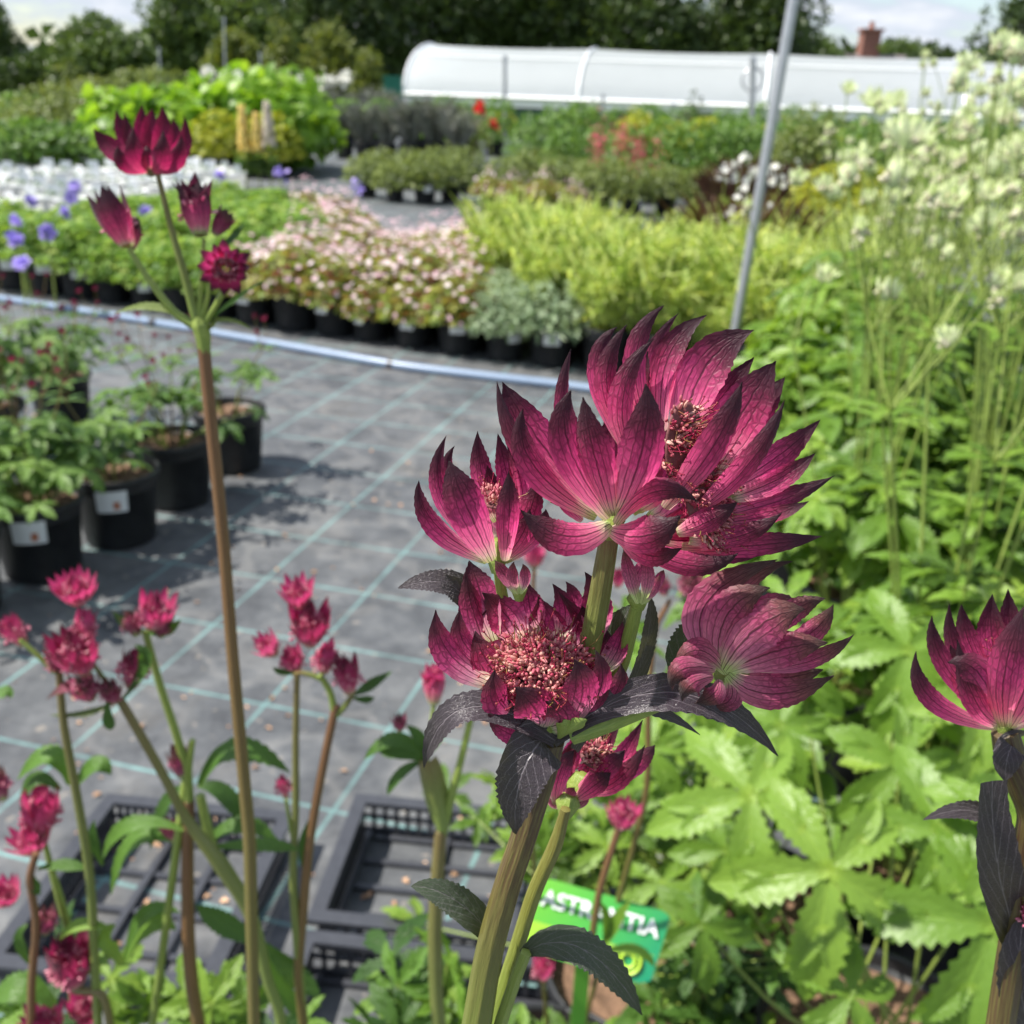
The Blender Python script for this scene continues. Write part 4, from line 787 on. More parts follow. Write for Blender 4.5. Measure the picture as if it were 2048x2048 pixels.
# ---- carrying trays on the ground
def tray(A, ang, w_, l_, lab, H=.055):
    r = empty('carrying_tray', (A[0], A[1], 0), lab, 'tray', 'black carrying trays'); c = (A[0], A[1], .006); t = .012
    b = B()   # rim with inner/outer lip
    for lo, hi in (((0, 0, H), (w_, t*1.8, H+.008)), ((0, l_-t*1.8, H), (w_, l_, H+.008)), ((0, t*1.8, H), (t*1.8, l_-t*1.8, H+.008)), ((w_-t*1.8, t*1.8, H), (w_, l_-t*1.8, H+.008))): box(b, lo, hi, ang, c)
    b.build('rim', TRAY, r, False)
    b = B(); n1 = 22; n2 = 30
    for i in range(n1+1):
        x = .012+i*(w_-.03)/n1
        for y in (.014, l_-.018): box(b, (x, y, 0), (x+.006, y+.003, H), ang, c)
    for i in range(n2+1):
        y = .02+i*(l_-.045)/n2
        for x in (.014, w_-.018): box(b, (x, y, 0), (x+.003, y+.006, H), ang, c)
    for y in (.012, l_-.016): box(b, (.01, y, 0), (w_-.01, y+.004, .012), ang, c); box(b, (.01, y, .03), (w_-.01, y+.004, .036), ang, c)
    for x in (.010, w_-.014): box(b, (x, .02, 0), (x+.004, l_-.02, .012), ang, c); box(b, (x, .02, .03), (x+.004, l_-.02, .036), ang, c)
    b.build('slatted_side', TRAY, r, False)
    b = B()
    for i in range(5): y = .02+i*(l_-.05)/4; box(b, (.012, y, 0), (w_-.012, y+.010, .005), ang, c)
    for i in range(4): x = .02+i*(w_-.05)/3; box(b, (x, .012, .0052), (x+.010, l_-.012, .009), ang, c)
    b.build('base_grid', TRAY, r, False); return r
Afar = gnd(712, 1595, .06); Anear = gnd(612, 1850, .06); dv = Afar-Anear; tang = math.atan2(dv[1], dv[0])-math.pi/2; ln_ = np.linalg.norm(dv[:2])
tray(Anear, tang, .42, ln_, 'black plastic carrying tray right of centre with its empty cell towards the tall stems')
B2 = gnd(215, 1595, .06); dvn = nrm(dv); T2 = B2-dvn*.34; tray(T2, tang, .30, .34, 'black plastic carrying tray at left under the pink flowers')
T3 = Anear-dvn*.40; tray(T3, tang, .42, .385, 'black plastic carrying tray at the bottom centre nearest the viewer')
# bark and petals fallen on the mat
b = B(); n = 240; px = RNG.uniform(0, 1300, n); py = RNG.uniform(760, 1900, n); P = np.array([gnd(x, y, .008) for x, y in zip(px, py)])
line = RNG.uniform(0, 1, 260); qq = A0+ud*(line*Lrow*1.1)[:, None]+vd*(-.16-RNG.exponential(.05, 260))[:, None]; qq[:, 2] = .008
P = np.concatenate([P, qq]); scatter(b, leafT(3, 3, .6, .3, .2), P, rdir(len(P))*np.array([1, 1, .1]), rdir(len(P), 2.), RNG.uniform(.005, .018, len(P))); tag(b.build('fallen_bark', CHIP), 'scattered bark chips and dry petals lying on the mat', 'litter', kind='stuff')

# ------------------------------------------------------------------ flowering stems near the camera
def stemline(pts, Y, wpx, foot=None, **k):
    """pts: image points (x, y[, dY]); a stem standing in the plane y=Y; continues to its pot"""
    P = [atY(p[0], p[1], Y+(p[2] if len(p) > 2 else 0)) for p in pts]; ws = wpx if isinstance(wpx, (list, tuple)) else [wpx]*len(P)
    ws = np.interp(np.linspace(0, 1, len(P)), np.linspace(0, 1, len(ws)), ws); r_ = [w_*depth(p)/F/2 for w_, p in zip(ws, P)]
    if foot is not None:
        e = P[-1]; f = np.asarray(foot); P += [e*.5+f*.5+np.array([0, 0, 0]), f]; r_ += [r_[-1], r_[-1]]
    return P, r_
def near_plant(lab, potxy, group='near dark pink astrantias'):
    r = empty('flowering_astrantia', (potxy[0], potxy[1], 0), lab, 'potted plant', group); pot(r, .10, .18, c=potxy); return r
def foot(pl): return np.array([pl.location[0]+random.uniform(-.02, .02), pl.location[1]+random.uniform(-.02, .02), .17])
def ax(dx, dy, dz=0): return nrm(dx*CR-dy*CV+dz*np.array([0, -1., 0]))     # image right, image down, toward viewer
def ihead(pl, px, py, Y, wpx, axis, ang, bm=BR, n=12, fn=60, tint=None, rings=2, wd=.25, tiny=False):
    if wd == .25: n = int(n*1.1); fn = int(fn*2.2); wd = .30
    if bm is BR and Y > .4: bm = BRM
    c = atY(px, py, Y); L_ = wpx*depth(c)/F/(2*max(.35, math.cos(R(ang)))*1.0)*.92; return head_parts(pl, c, axis, L_, ang, bm, n, None, fn, rings=rings, wd=wd, tiny=tiny, tint=tint)
def stem(pl, pts, Y, wpx, m, ft=True, ribs=9):
    pts = [(p[0]+random.uniform(-2.5, 2.5)*(0 < i < len(pts)-1), *p[1:]) for i, p in enumerate(pts)]; P, r_ = stemline(pts, Y, wpx, foot(pl) if ft is True else ft); b = B(); tube(b, P, r_, 18, ribs, .05, sub=6, L0=.24 if ft is True else None); return b.build('stem', m, pl)
def leafp(pl, pts, Y, wpx, m=G_NEAR, hint=None, cup=.12, tint=.5, teeth=.11, prof=(.25, .45, .8, 1, .9, .62, .3, .03), name='leaf', nv=27, fold=0):
    b = B(); P = [atY(p[0], p[1], Y+(p[2] if len(p) > 2 else 0)*.001) for p in pts]; d = depth(P[1]); petal(b, P[0], P[1], P[2], wpx*d/F, hint if hint is not None else (0, -.5, 1), cup, 9, nv, tint, prof, teeth, .05); return b.build(name, m, pl)
YT = .335
t1 = near_plant('tall astrantia whose wine red head stands highest over the left beds', (-.13, .33))
stem(t1, [(404, 662), (425, 850), (445, 1080), (468, 1320), (487, 1560), (500, 1700)], YT, [25, 23, 25], ST_RED)
b = B(); tube(b, [atY(396, 632, YT), atY(400, 650, YT), atY(405, 672, YT), atY(409, 705, YT)], [.0016, .0029, .0026, .0020], 16, 9, .08, sub=4); b.build('node_collar', ST_GRN, t1)
for _a in (([(400, 665), (384, 650), (372, 628)]), ([(404, 668), (424, 652), (436, 630)]), ([(402, 670), (402, 650, -.004), (404, 630, -.006)])): leafp(t1, _a, YT, 15, G_OLV, tint=.8)
for pts, w_, m in (([(315, 345), (345, 470), (372, 560), (396, 655)], [10, 15, 20], ST_OLV), ([(258, 498), (300, 565), (352, 625), (396, 655)], [10, 15, 20], ST_GRN), ([(408, 478), (402, 560), (398, 650)], [8, 10, 14], ST_GRN), ([(452, 575), (432, 610), (404, 655)], [12, 13, 15], ST_GRN), ([(420, 560), (412, 600), (398, 655)], [8, 10, 13], ST_GRN)): stem(t1, pts, YT, w_, m, None, 5)
TALLHEAD = 1
ihead(t1, 256, 492, YT, 100, ax(-.40, -1, .1), 66, BR, 7, 14, .5, wd=.42, rings=1); ihead(t1, 262, 500, YT+.004, 46, ax(.1, -1, 0), 70, BR, 7, 8, .45, wd=.42, rings=1)
ihead(t1, 402, 472, YT, 92, ax(-.15, -1, .0), 68, BR, 8, 14, .5, wd=.42); ihead(t1, 428, 470, YT+.005, 60, ax(.6, -1, .0), 60, BRP, 8, 14, .5, wd=.42)
ihead(t1, 452, 538, YT-.006, 122, ax(.25, -.2, 1), 32, BR, 12, 110, .45, wd=.38)
leafp(t1, [(392, 650), (310, 615), (228, 628)], YT, 24, G_OLV); leafp(t1, [(408, 650), (470, 600), (530, 560)], YT, 16, G_NEAR); leafp(t1, [(438, 500), (465, 478), (487, 448)], YT+.006, 30, G_NEAR, tint=.1); leafp(t1, [(400, 655), (450, 640), (505, 660)], YT, 14, G_OLV)
# cluster stems at the left
YC = .43
c1 = near_plant('left cluster of small pink astrantia heads on thick green stem', (-.27, .44))
stem(c1, [(240, 1400), (285, 1480), (330, 1560), (372, 1640), (440, 1730), (500, 1830), (535, 1960), (560, 2060)], YC, [17, 18, 18, 20, 32, 26, 21, 21], ST_OLV)
stem(c1, [(118, 1345), (130, 1450), (152, 1590), (175, 1720), (185, 1830)], YC, [14, 17, 18], ST_OLV); stem(c1, [(40, 1280), (75, 1310), (110, 1345)], YC, 10, ST_GRN, None)
stem(c1, [(290, 1262), (322, 1370), (355, 1480), (372, 1560)], YC+.02, [14, 17], ST_GRN); stem(c1, [(165, 1300), (210, 1360), (240, 1400)], YC, [8, 11], ST_OLV, None)
for px, py, w_, a_, an, bm, n, tn in ((158, 1208, 112, (0.05, -1, .6), 46, BRF, 15, .45), (172, 1345, 142, (-.1, -1, .55), 50, BR, 13, .5), (50, 1290, 68, (-.5, -1, .3), 62, BRF, 12, .4), (262, 1376, 72, (.15, -1, .1), 66, BR, 10, .5), (185, 1400, 92, (-.3, -1, .5), 48, BRP, 10, .35), (165, 1290, 62, (.1, -1, 0), 66, BRF, 10, .3), (305, 1258, 108, (.25, -1, .45), 52, BRF, 13, .55), (275, 1272, 50, (-.3, -1, .2), 66, BRP, 8, .3), (320, 1275, 46, (.3, -1, .2), 66, BRP, 8, .3), (115, 1345, 70, (.2, -1, .5), 60, BRP, 9, .4), (225, 1408, 60, (.1, -1, .5), 60, BRP, 9, .3)):
    ihead(c1, px, py, YC+(.02 if px > 270 else random.uniform(-.01, .01)), w_, ax(*a_), an, bm, n, 70, tn)
leafp(c1, [(240, 1405), (290, 1330), (268, 1290)], YC, 30, G_NEAR, tint=.2); leafp(c1, [(235, 1398), (180, 1425), (100, 1430)], YC, 16, G_OLV, tint=.1); leafp(c1, [(215, 1400), (218, 1440), (222, 1460)], YC-.01, 26, G_NEAR, tint=.2); leafp(c1, [(290, 1265), (335, 1262), (362, 1238)], YC+.02, 28, G_NEAR); leafp(c1, [(286, 1262), (255, 1250), (225, 1222)], YC+.02, 22, G_NEAR, tint=.1); leafp(c1, [(235, 1400), (160, 1370), (92, 1400)], YC-.005, 30, BRP, tint=.2)
for pts, w_, tn in (([(140, 1570), (100, 1510), (35, 1560)], 46, .6), ([(148, 1580), (190, 1530), (222, 1550)], 40, .5), ([(120, 1580), (70, 1560), (40, 1620)], 36, .3), ([(20, 1395), (8, 1385), (-30, 1400)], 30, .5)): leafp(c1, pts, YC+.03, w_, tint=tn)
# leafy node below (centre of the lower left)
n1 = near_plant('astrantia with serrated leaves and unopened buds low at left', (-.19, .50))
YN = .45
stem(n1, [(378, 1600), (376, 1700), (374, 1850), (385, 1960), (400, 2070)], YN, [22, 24, 26, 26], ST_RED)
stem(n1, [(385, 1480), (378, 1540), (378, 1600)], YN, [12, 20], ST_GRN, None); stem(n1, [(400, 1590), (415, 1660), (430, 1720)], YN, [18, 24], ST_GRN, None)
ihead(n1, 366, 1555, YN, 62, ax(-.1, -1, .2), 66, BRP, 8, 12, .3, wd=.45); ihead(n1, 352, 1680, YN+.01, 44, ax(-.5, -1, .2), 68, BRP, 7, 8, .3)
for pts, w_, tn, dk in (([(400, 1570), (470, 1500), (580, 1545)], 52, .35, 0), ([(395, 1572), (450, 1590), (498, 1660)], 40, .15, 0), ([(372, 1575), (330, 1610), (300, 1700)], 34, .2, 0), ([(368, 1690), (270, 1680), (222, 1790)], 40, .6, 0), ([(368, 1660), (260, 1650), (205, 1720)], 36, .55, 0), ([(400, 1700), (480, 1650), (560, 1690)], 38, .4, 0), ([(206, 1730), (188, 1680), (190, 1640)], 22, .2, 0), ([(425, 1695), (520, 1690), (600, 1700)], 30, .4, 0), ([(250, 1920), (300, 1850), (352, 1860)], 44, .8, 0), ([(250, 1925), (290, 1830), (360, 1825)], 34, .5, 0), ([(245, 1925), (215, 1880), (232, 1850)], 40, .9, 0), ([(530, 1890), (450, 1850), (392, 1810)], 46, .3, 0), ([(530, 1890), (590, 1950), (640, 1990)], 46, .3, 0), ([(540, 1910), (560, 1970), (610, 2040)], 40, .5, 0), ([(110, 2010), (40, 1975), (-20, 2010)], 60, .5, 0), ([(110, 2020), (60, 2040), (-20, 2060)], 50, .8, 0)):
    leafp(n1, pts, YN+random.uniform(-.02, .03), w_, tint=tn)
# far-left lower heads
n2 = near_plant('astrantia at the lower left edge with bright pink half closed heads', (-.36, .46))
stem(n2, [(72, 1706), (62, 1760), (70, 1850), (65, 1960), (60, 2070)], YC, [14, 16], ST_RED); stem(n2, [(86, 1672), (104, 1750), (140, 1870)], YC+.02, [9, 18], ST_GRN, None); stem(n2, [(150, 1980), (205, 1990), (220, 2080)], YC, 16, ST_OLV)
for px, py, w_, a_, an, bm, n, tn in ((84, 1672, 118, (.05, -1, .25), 58, BRF, 14, .35), (72, 1706, 110, (-.1, -1, .5), 42, BRF, 13, .1), (18, 1808, 88, (0, -1, .6), 48, BRF, 13, .3), (92, 1868, 66, (.05, -1, .3), 58, BRP, 10, .2), (148, 1975, 132, (0, -1, .35), 58, BR, 13, .45), (175, 2045, 100, (.1, -1, .5), 50, BR, 12, .3), (95, 2075, 120, (0, -1, .5), 46, BRF, 12, .4), (8, 1600, 60, (-.3, -1, .2), 66, BRP, 8, .3)):
    ihead(n2, px, py, YC+.01+random.uniform(-.01, .01), w_, ax(*a_), an, bm, n, 70, tn)
for pts, w_, tn in (([(75, 1738), (130, 1730), (175, 1740)], 26, .4), ([(60, 1735), (66, 1765), (80, 1790)], 26, .3), ([(120, 1880), (160, 1850), (225, 1858)], 26, .9), ([(55, 1850), (40, 1880), (60, 1930)], 26, .3)): leafp(n2, pts, YC, w_, tint=tn)
# centre left
n3 = near_plant('pair of upright stems with crowded pink heads right of the tall stem', (-.13, .50))
YM = .44
stem(n3, [(594, 1345), (592, 1480), (590, 1620), (588, 1760), (600, 1950)], YM, [12, 14, 18], ST_OLV); stem(n3, [(672, 1410), (650, 1520), (622, 1680), (608, 1830), (598, 1950)], YM, [16, 18, 20], ST_RED)
stem(n3, [(640, 1350), (660, 1385), (668, 1420)], YM, [12, 14], ST_GRN, None); stem(n3, [(705, 1388), (690, 1410), (672, 1430)], YM, [10, 14], ST_OLV, None); stem(n3, [(600, 1345), (620, 1350), (645, 1360)], YM, 10, ST_OLV, None); stem(n3, [(572, 1600), (580, 1650), (588, 1700)], YM, 7, ST_GRN, None)
for px, py, w_, a_, an, bm, n, tn in ((600, 1215, 92, (0, -1, .5), 50, BRF, 14, .4), (622, 1290, 128, (.05, -1, .5), 52, BR, 15, .35), (552, 1310, 72, (-.5, -1, .6), 52, BRF, 11, .2), (592, 1348, 64, (-.1, -1, .5), 64, BRF, 10, .4), (648, 1345, 66, (.2, -1, .5), 64, BRF, 10, .4), (700, 1388, 78, (-.1, -1, .2), 62, BR, 11, .5), (572, 1596, 36, (-.2, -1, .1), 74, BRF, 8, .4)):
    ihead(n3, px, py, YM+random.uniform(-.01, .01), w_, ax(*a_), an, bm, n, 70, tn)
for pts, w_, tn in (([(705, 1390), (740, 1372), (785, 1342)], 26, .1), ([(590, 1345), (565, 1345), (545, 1335)], 16, .1), ([(705, 1395), (730, 1400), (750, 1395)], 18, .2), ([(620, 1640), (608, 1690), (610, 1750)], 22, .2)): leafp(n3, pts, YM, w_, tint=tn)
n4 = near_plant('single bud stem with swollen bronze sheath left of the main flower', (-.03, .47))
YB = .43
stem(n4, [(882, 1660), (876, 1760), (870, 1860), (872, 1980), (880, 2090)], YB, [24, 28, 28], ST_OLV); stem(n4, [(868, 1405), (862, 1470), (852, 1530)], YB, [8, 10], ST_GRN, None); stem(n4, [(950, 1400), (925, 1510), (902, 1590), (885, 1668)], YB, [12, 18], ST_GRN, None)
b = B(); P = [atY(x, y, YB-.004) for x, y in ((852, 1525), (868, 1590), (884, 1665))]; petal(b, *P, 50*depth(P[1])/F, (0, 1, 0), .5, 9, 16, .4, (.7, .9, 1, 1, .95, .8, .6, .4), 0); b.build('sheath', ST_OLV, n4)
ihead(n4, 868, 1408, YB, 62, ax(0, -1, .15), 70, BRF, 9, 16, .3, wd=.45); ihead(n4, 800, 1462, YB, 44, ax(0, -1, .5), 60, BRP, 8, 20, .1)
for pts, w_, tn in (([(850, 1520), (790, 1480), (728, 1520)], 36, .35), ([(852, 1515), (840, 1480), (812, 1450)], 28, .2), ([(855, 1515), (880, 1470), (905, 1435)], 26, .25), ([(850, 1520), (800, 1550), (775, 1590)], 26, .2), ([(850, 1518), (780, 1500), (770, 1490)], 40, .3)): leafp(n4, pts, YB, w_, tint=tn)
ihead(n4, 1240, 1655, YB+.05, 92, ax(.1, -1, .5), 52, BRF, 12, 50, .4); stem(n4, [(1238, 1655), (1215, 1720), (1195, 1790), (1180, 1900)], YB+.05, 14, ST_RED, None)
n5 = near_plant('small pink astrantia heads seen blurred behind the main flower', (.06, .72))
for px, py, w_, a_, an, bm, n, tn in ((1068, 1135, 66, (0, -1, .4), 56, BRF, 10, .4), (1372, 1195, 78, (.2, -1, .5), 54, BRP, 10, .4), (1330, 1190, 50, (-.3, -1, .5), 60, BRP, 9, .3), (1085, 1960, 70, (0, -1, .4), 56, BRF, 10, .1), (1235, 1175, 44, (0, -1, .4), 60, BR, 9, .3)): ihead(n5, px, py, .62, w_, ax(*a_), an, bm, n, 30, tn)
stem(n5, [(1340, 1200), (1310, 1260), (1295, 1400), (1290, 1600)], .62, [10, 12], ST_RED); stem(n5, [(1068, 1135), (1060, 1300), (1060, 1600)], .62, [8, 10], ST_RED)
# leafy basal clumps under the near stems
def basal(pl, px, py, Y, n, rad, ls, m=G_NEAR, T=PAL2, zr=.06):
    c = atY(px, py, Y); b = B(); bs = B(); f = np.array([pl.location[0], pl.location[1], .17])
    p = c+np.stack([RNG.normal(0, rad, n), RNG.normal(0, rad*.6, n), RNG.normal(0, zr, n)], 1); d = nrm(p-np.array([c[0], c[1], c[2]-.12])); scatter(b, T, p, d*np.array([1, 1, .25])+RNG.normal(0, .35, (n, 3)), np.array([0, -.35, 1.])+RNG.normal(0, .3, (n, 3)), RNG.uniform(.7, 1.25, n)*ls)
    for q in p: m_ = f*.45+q*.55; tube(bs, [f, m_, q], .0013, 5, sub=3)
    b.build('foliage', m, pl); bs.build('petiole', ST_GRN, pl)
basal(n1, 400, 2040, .50, 9, .026, .036, G_AST, PAL2, .016); basal(n3, 620, 2110, .50, 7, .022, .034, G_NEAR, PAL2, .010); basal(n4, 790, 2000, .52, 10, .026, .040, G_NEAR, PAL2, .014)
basal(n4, 890, 2060, .50, 7, .02, .036, G_AST, PAL2, .014); basal(c1, 110, 1980, .5, 5, .03, .045, G_NEAR, PAL2, .015); basal(n5, 1130, 2090, .74, 12, .04, .045, G_AST, PAL2, .01)
n6 = near_plant('leafy green clump behind the plant label at the bottom', (.16, .88)); basal(n6, 1180, 1700, 1.1, 50, .08, .055, G_AST, PAL2, .07); basal(n6, 1400, 1960, .80, 26, .04, .045, G_NEAR, PAL2, .04)
n7 = near_plant('small leaved green clump left of the broad lime leaves', (.32, 1.0)); basal(n7, 1330, 1620, 1.0, 40, .07, .055, G_AST, PAL2, .08); basal(n7, 1420, 1400, 1.15, 30, .08, .06, G_AST, PAL2, .06)
leafp(n5, [(1205, 1900), (1228, 1850), (1262, 1800)], .58, 26, G_AST, tint=.5); leafp(n5, [(1205, 1900), (1215, 1850), (1196, 1800)], .58, 22, G_AST, tint=.3); leafp(n5, [(1205, 1905), (1270, 1900), (1310, 1935)], .58, 24, G_AST, tint=.6); leafp(n5, [(1060, 1905), (1090, 1870), (1140, 1880)], .58, 24, G_AST, tint=.7)
# plant label card
LC = [atY(1084, 1753, .66), atY(1344, 1826, .63), atY(1299, 1972, .60), atY(1037, 1895, .63)]
lb = empty('plant_label', (LC[3][0]*.5+LC[2][0]*.5, LC[2][1], 0), 'bright green plant label card lettered in white above the leaves', 'plant label')
mg, ntg, og = mat('green_card'); tcg = N(ntg, 'ShaderNodeTexCoord'); sg = N(ntg, 'ShaderNodeSeparateXYZ'); L(ntg, tcg.outputs['UV'], sg.inputs[0])
cg = ramp(ntg, mth(ntg, 'ADD', mth(ntg, 'MULTIPLY', sg.outputs[0], .8), mth(ntg, 'MULTIPLY', sg.outputs[1], .2)), [(0, (.16, .48, .05)), (.5, (.07, .40, .07)), (1, (.01, .26, .14))]).outputs[0]
bandg = mth(ntg, 'MULTIPLY', mth(ntg, 'GREATER_THAN', sg.outputs[1], .60), mth(ntg, 'LESS_THAN', sg.outputs[1], mth(ntg, 'SUBTRACT', 1.04, mth(ntg, 'MULTIPLY', sg.outputs[0], .45)))); finish(ntg, og, mixc(ntg, mth(ntg, 'MULTIPLY', bandg, .8), cg, (.38, .60, .06)), .3, .15, cg)
b = B(); uu = nrm(LC[1]-LC[0]); vv = nrm(LC[3]-LC[0]); NC = nrm(np.cross(vv, uu)); NC = NC if NC[1] < 0 else -NC
K = 12; V = []; U = []
for j in range(K+1):
    for i in range(K+1):
        s_, t_ = i/K, j/K; cx, cy = abs(s_*2-1), abs(t_*2-1); q = (LC[0]*(1-s_)+LC[1]*s_)*(1-t_)+(LC[3]*(1-s_)+LC[2]*s_)*t_; cen = sum(LC)/4
        if cx > .99 and cy > .99: q = q+(cen-q)*.06
        V.append(q+NC*.002*math.sin(s_*3)); U.append((s_, t_))
V = np.array(V); b.add(V, grid_faces(K+1, K+1), U); b.add(V-NC*.0006, grid_faces(K+1, K+1)[:, ::-1], U); b.build('card', mg, lb)
b = B(); q = (LC[3]+LC[2])/2; box(b, (-.006, -.0008, 0), (.006, .0008, q[2]+.004), 0, (q[0], q[1]+.003, 0)); b.build('stake', mg, lb, False)
def words(txt, s_, t_, size, par, m, bold=1.1):
    cu = bpy.data.curves.new('lettering', 'FONT'); cu.body = txt; cu.size = size; cu.extrude = .0002; cu.offset = size*.02*bold; cu.align_x = 'LEFT'; cu.materials.append(m)
    tmp = bpy.data.objects.new('lettering', cu); me = bpy.data.meshes.new_from_object(tmp); bpy.data.objects.remove(tmp); bpy.data.curves.remove(cu)
    me.materials.clear(); me.materials.append(m); o = bpy.data.objects.new('lettering', me); sc.collection.objects.link(o); p = (LC[0]*(1-s_)+LC[1]*s_)*(1-t_)+(LC[3]*(1-s_)+LC[2]*s_)*t_+NC*.0028
    x = uu; z = NC; y = np.cross(z, x); mw = Matrix(((x[0], y[0], z[0], p[0]), (x[1], y[1], z[1], p[1]), (x[2], y[2], z[2], p[2]), (0, 0, 0, 1)))
    o.parent = par; o.matrix_parent_inverse = Matrix.Identity(4); o.matrix_basis = Matrix.Translation(-Vector(par.location)) @ mw; return o
CW = plain('white_print', (.82, .84, .82), .4, .02, 5)
cwid = np.linalg.norm(LC[1]-LC[0])
words('ASTRANTIA', .06, .36, cwid*.168, lb, CW)
YG = plain('lime_print', (.42, .62, .05), .4, .05, 5); b = B(); cen = (LC[0]*.2+LC[1]*.8)*.25+(LC[3]*.2+LC[2]*.8)*.75+NC*.003; ww = np.cross(NC, uu)
for rr in (.010, .0055): tube(b, [cen+(uu*math.cos(a)+ww*math.sin(a))*rr for a in np.linspace(0, 6.2832, 25)], .0016, 6)
b.build('ring_emblem', YG, lb)

# ------------------------------------------------------------------ the main flowers, bract by bract
YH = .129; WS = .81
def Z(x, y): return 780+.4866*x, 580+.4866*y
def zp(x, y, dmm, Yb=YH): px, py = Z(x, y); return atY(px, py, Yb+dmm*.001)
def bract(h, pts, w_, inner, tn=.5, cup=.2, m=BR, roll=0., Yb=YH, prof=BRACT, curl=0., zz=True):
    b = B(); P = [zp(*p, Yb) for p in pts] if zz else [atY(p[0], p[1], Yb+p[2]*.001) for p in pts]
    wd = w_*(.4866 if zz else 1)*depth(P[1])/F
    t = nrm(P[2]-P[0]); vw = nrm(P[1]-CP); s = nrm(np.cross(t, vw)); hint = (-vw if inner else vw)*math.cos(roll)+s*math.sin(roll)
    petal(b, *P, wd*WS/max(.5, math.cos(roll)), hint, cup, 11, 30, tn, prof, .035, .035, curl=curl)
    return b.build('bract', m, h)
main = near_plant('main astrantia in sharp focus with big dark pink heads and blackish leaves', (-.02, .10), None)
def calyx(par, c, ax_, r, l, m=ST_GRN, n=10):
    b = B(); ax_ = nrm(np.asarray(ax_, float)); tube(b, [c-ax_*l*.4, c, c+ax_*l*.5, c+ax_*l], [r*.45, r*.7, r, r*.6], 14, n, .1); return b.build('flower_head', m, par)
def dome_florets(par, c, ax_, rx, ry, hgt, n, nf, up=None, L0=.0012):
    """a dome of tiny florets + filaments; c centre, ax_ axis, up = second axis"""
    ax_ = nrm(ax_); X = nrm(np.cross(up if up is not None else [0, 0, 1.], ax_)); Y = np.cross(ax_, X)
    a = RNG.uniform(0, 6.283, n); k = np.sqrt(RNG.random(n)); h = hgt*(1-k*k)+RNG.normal(0, hgt*.10, n)
    P = c+X*(np.cos(a)*k*rx)[:, None]+Y*(np.sin(a)*k*ry)[:, None]+ax_*h[:, None]; D = nrm(ax_+X*(np.cos(a)*k*.9)[:, None]+Y*(np.sin(a)*k*.9)[:, None]+RNG.normal(0, .28, (n, 3)))
    b = B(); tt = RNG.random(n)
    for i in range(3): scatter(b, ballT(6, 5, .5, 1), P+RNG.normal(0, L0*.35, P.shape), D=nrm(np.cross(D, RNG.normal(size=D.shape))), Nn=nrm(D+RNG.normal(0, .3, D.shape)), s=np.stack([np.full(n, L0*.48), np.full(n, L0*.48), RNG.uniform(.5, .8, n)*L0], 1), tint=tt)
    b.build('florets', FLO, par)
    b = B(); tv, tf, tu = ballT(16, 9); b.add(c+(tv[:, :1]*rx*.97)*X+(tv[:, 1:2]*ry*.97)*Y+(tv[:, 2:]*hgt*.45)*ax_, tf, tu, .1); b.build('receptacle', RECP, par)
    b = B(); i = RNG.integers(0, n, nf)
    for q, d in zip(P[i], D[i]):
        e = q+d*L0*random.uniform(1.4, 3.0)+RNG.normal(0, L0*.6, 3); m_ = (q+e)/2+RNG.normal(0, L0*.35, 3); tube(b, [q-d*L0*1.5, q, m_, e], L0*.055, 4, tint=random.random())
        b.add(*[(x if k_ else x*L0*.16+e) for k_, x in enumerate(ballT(5, 4))][:2], t=random.random()*.8)
    b.build('filaments', FLA, par)
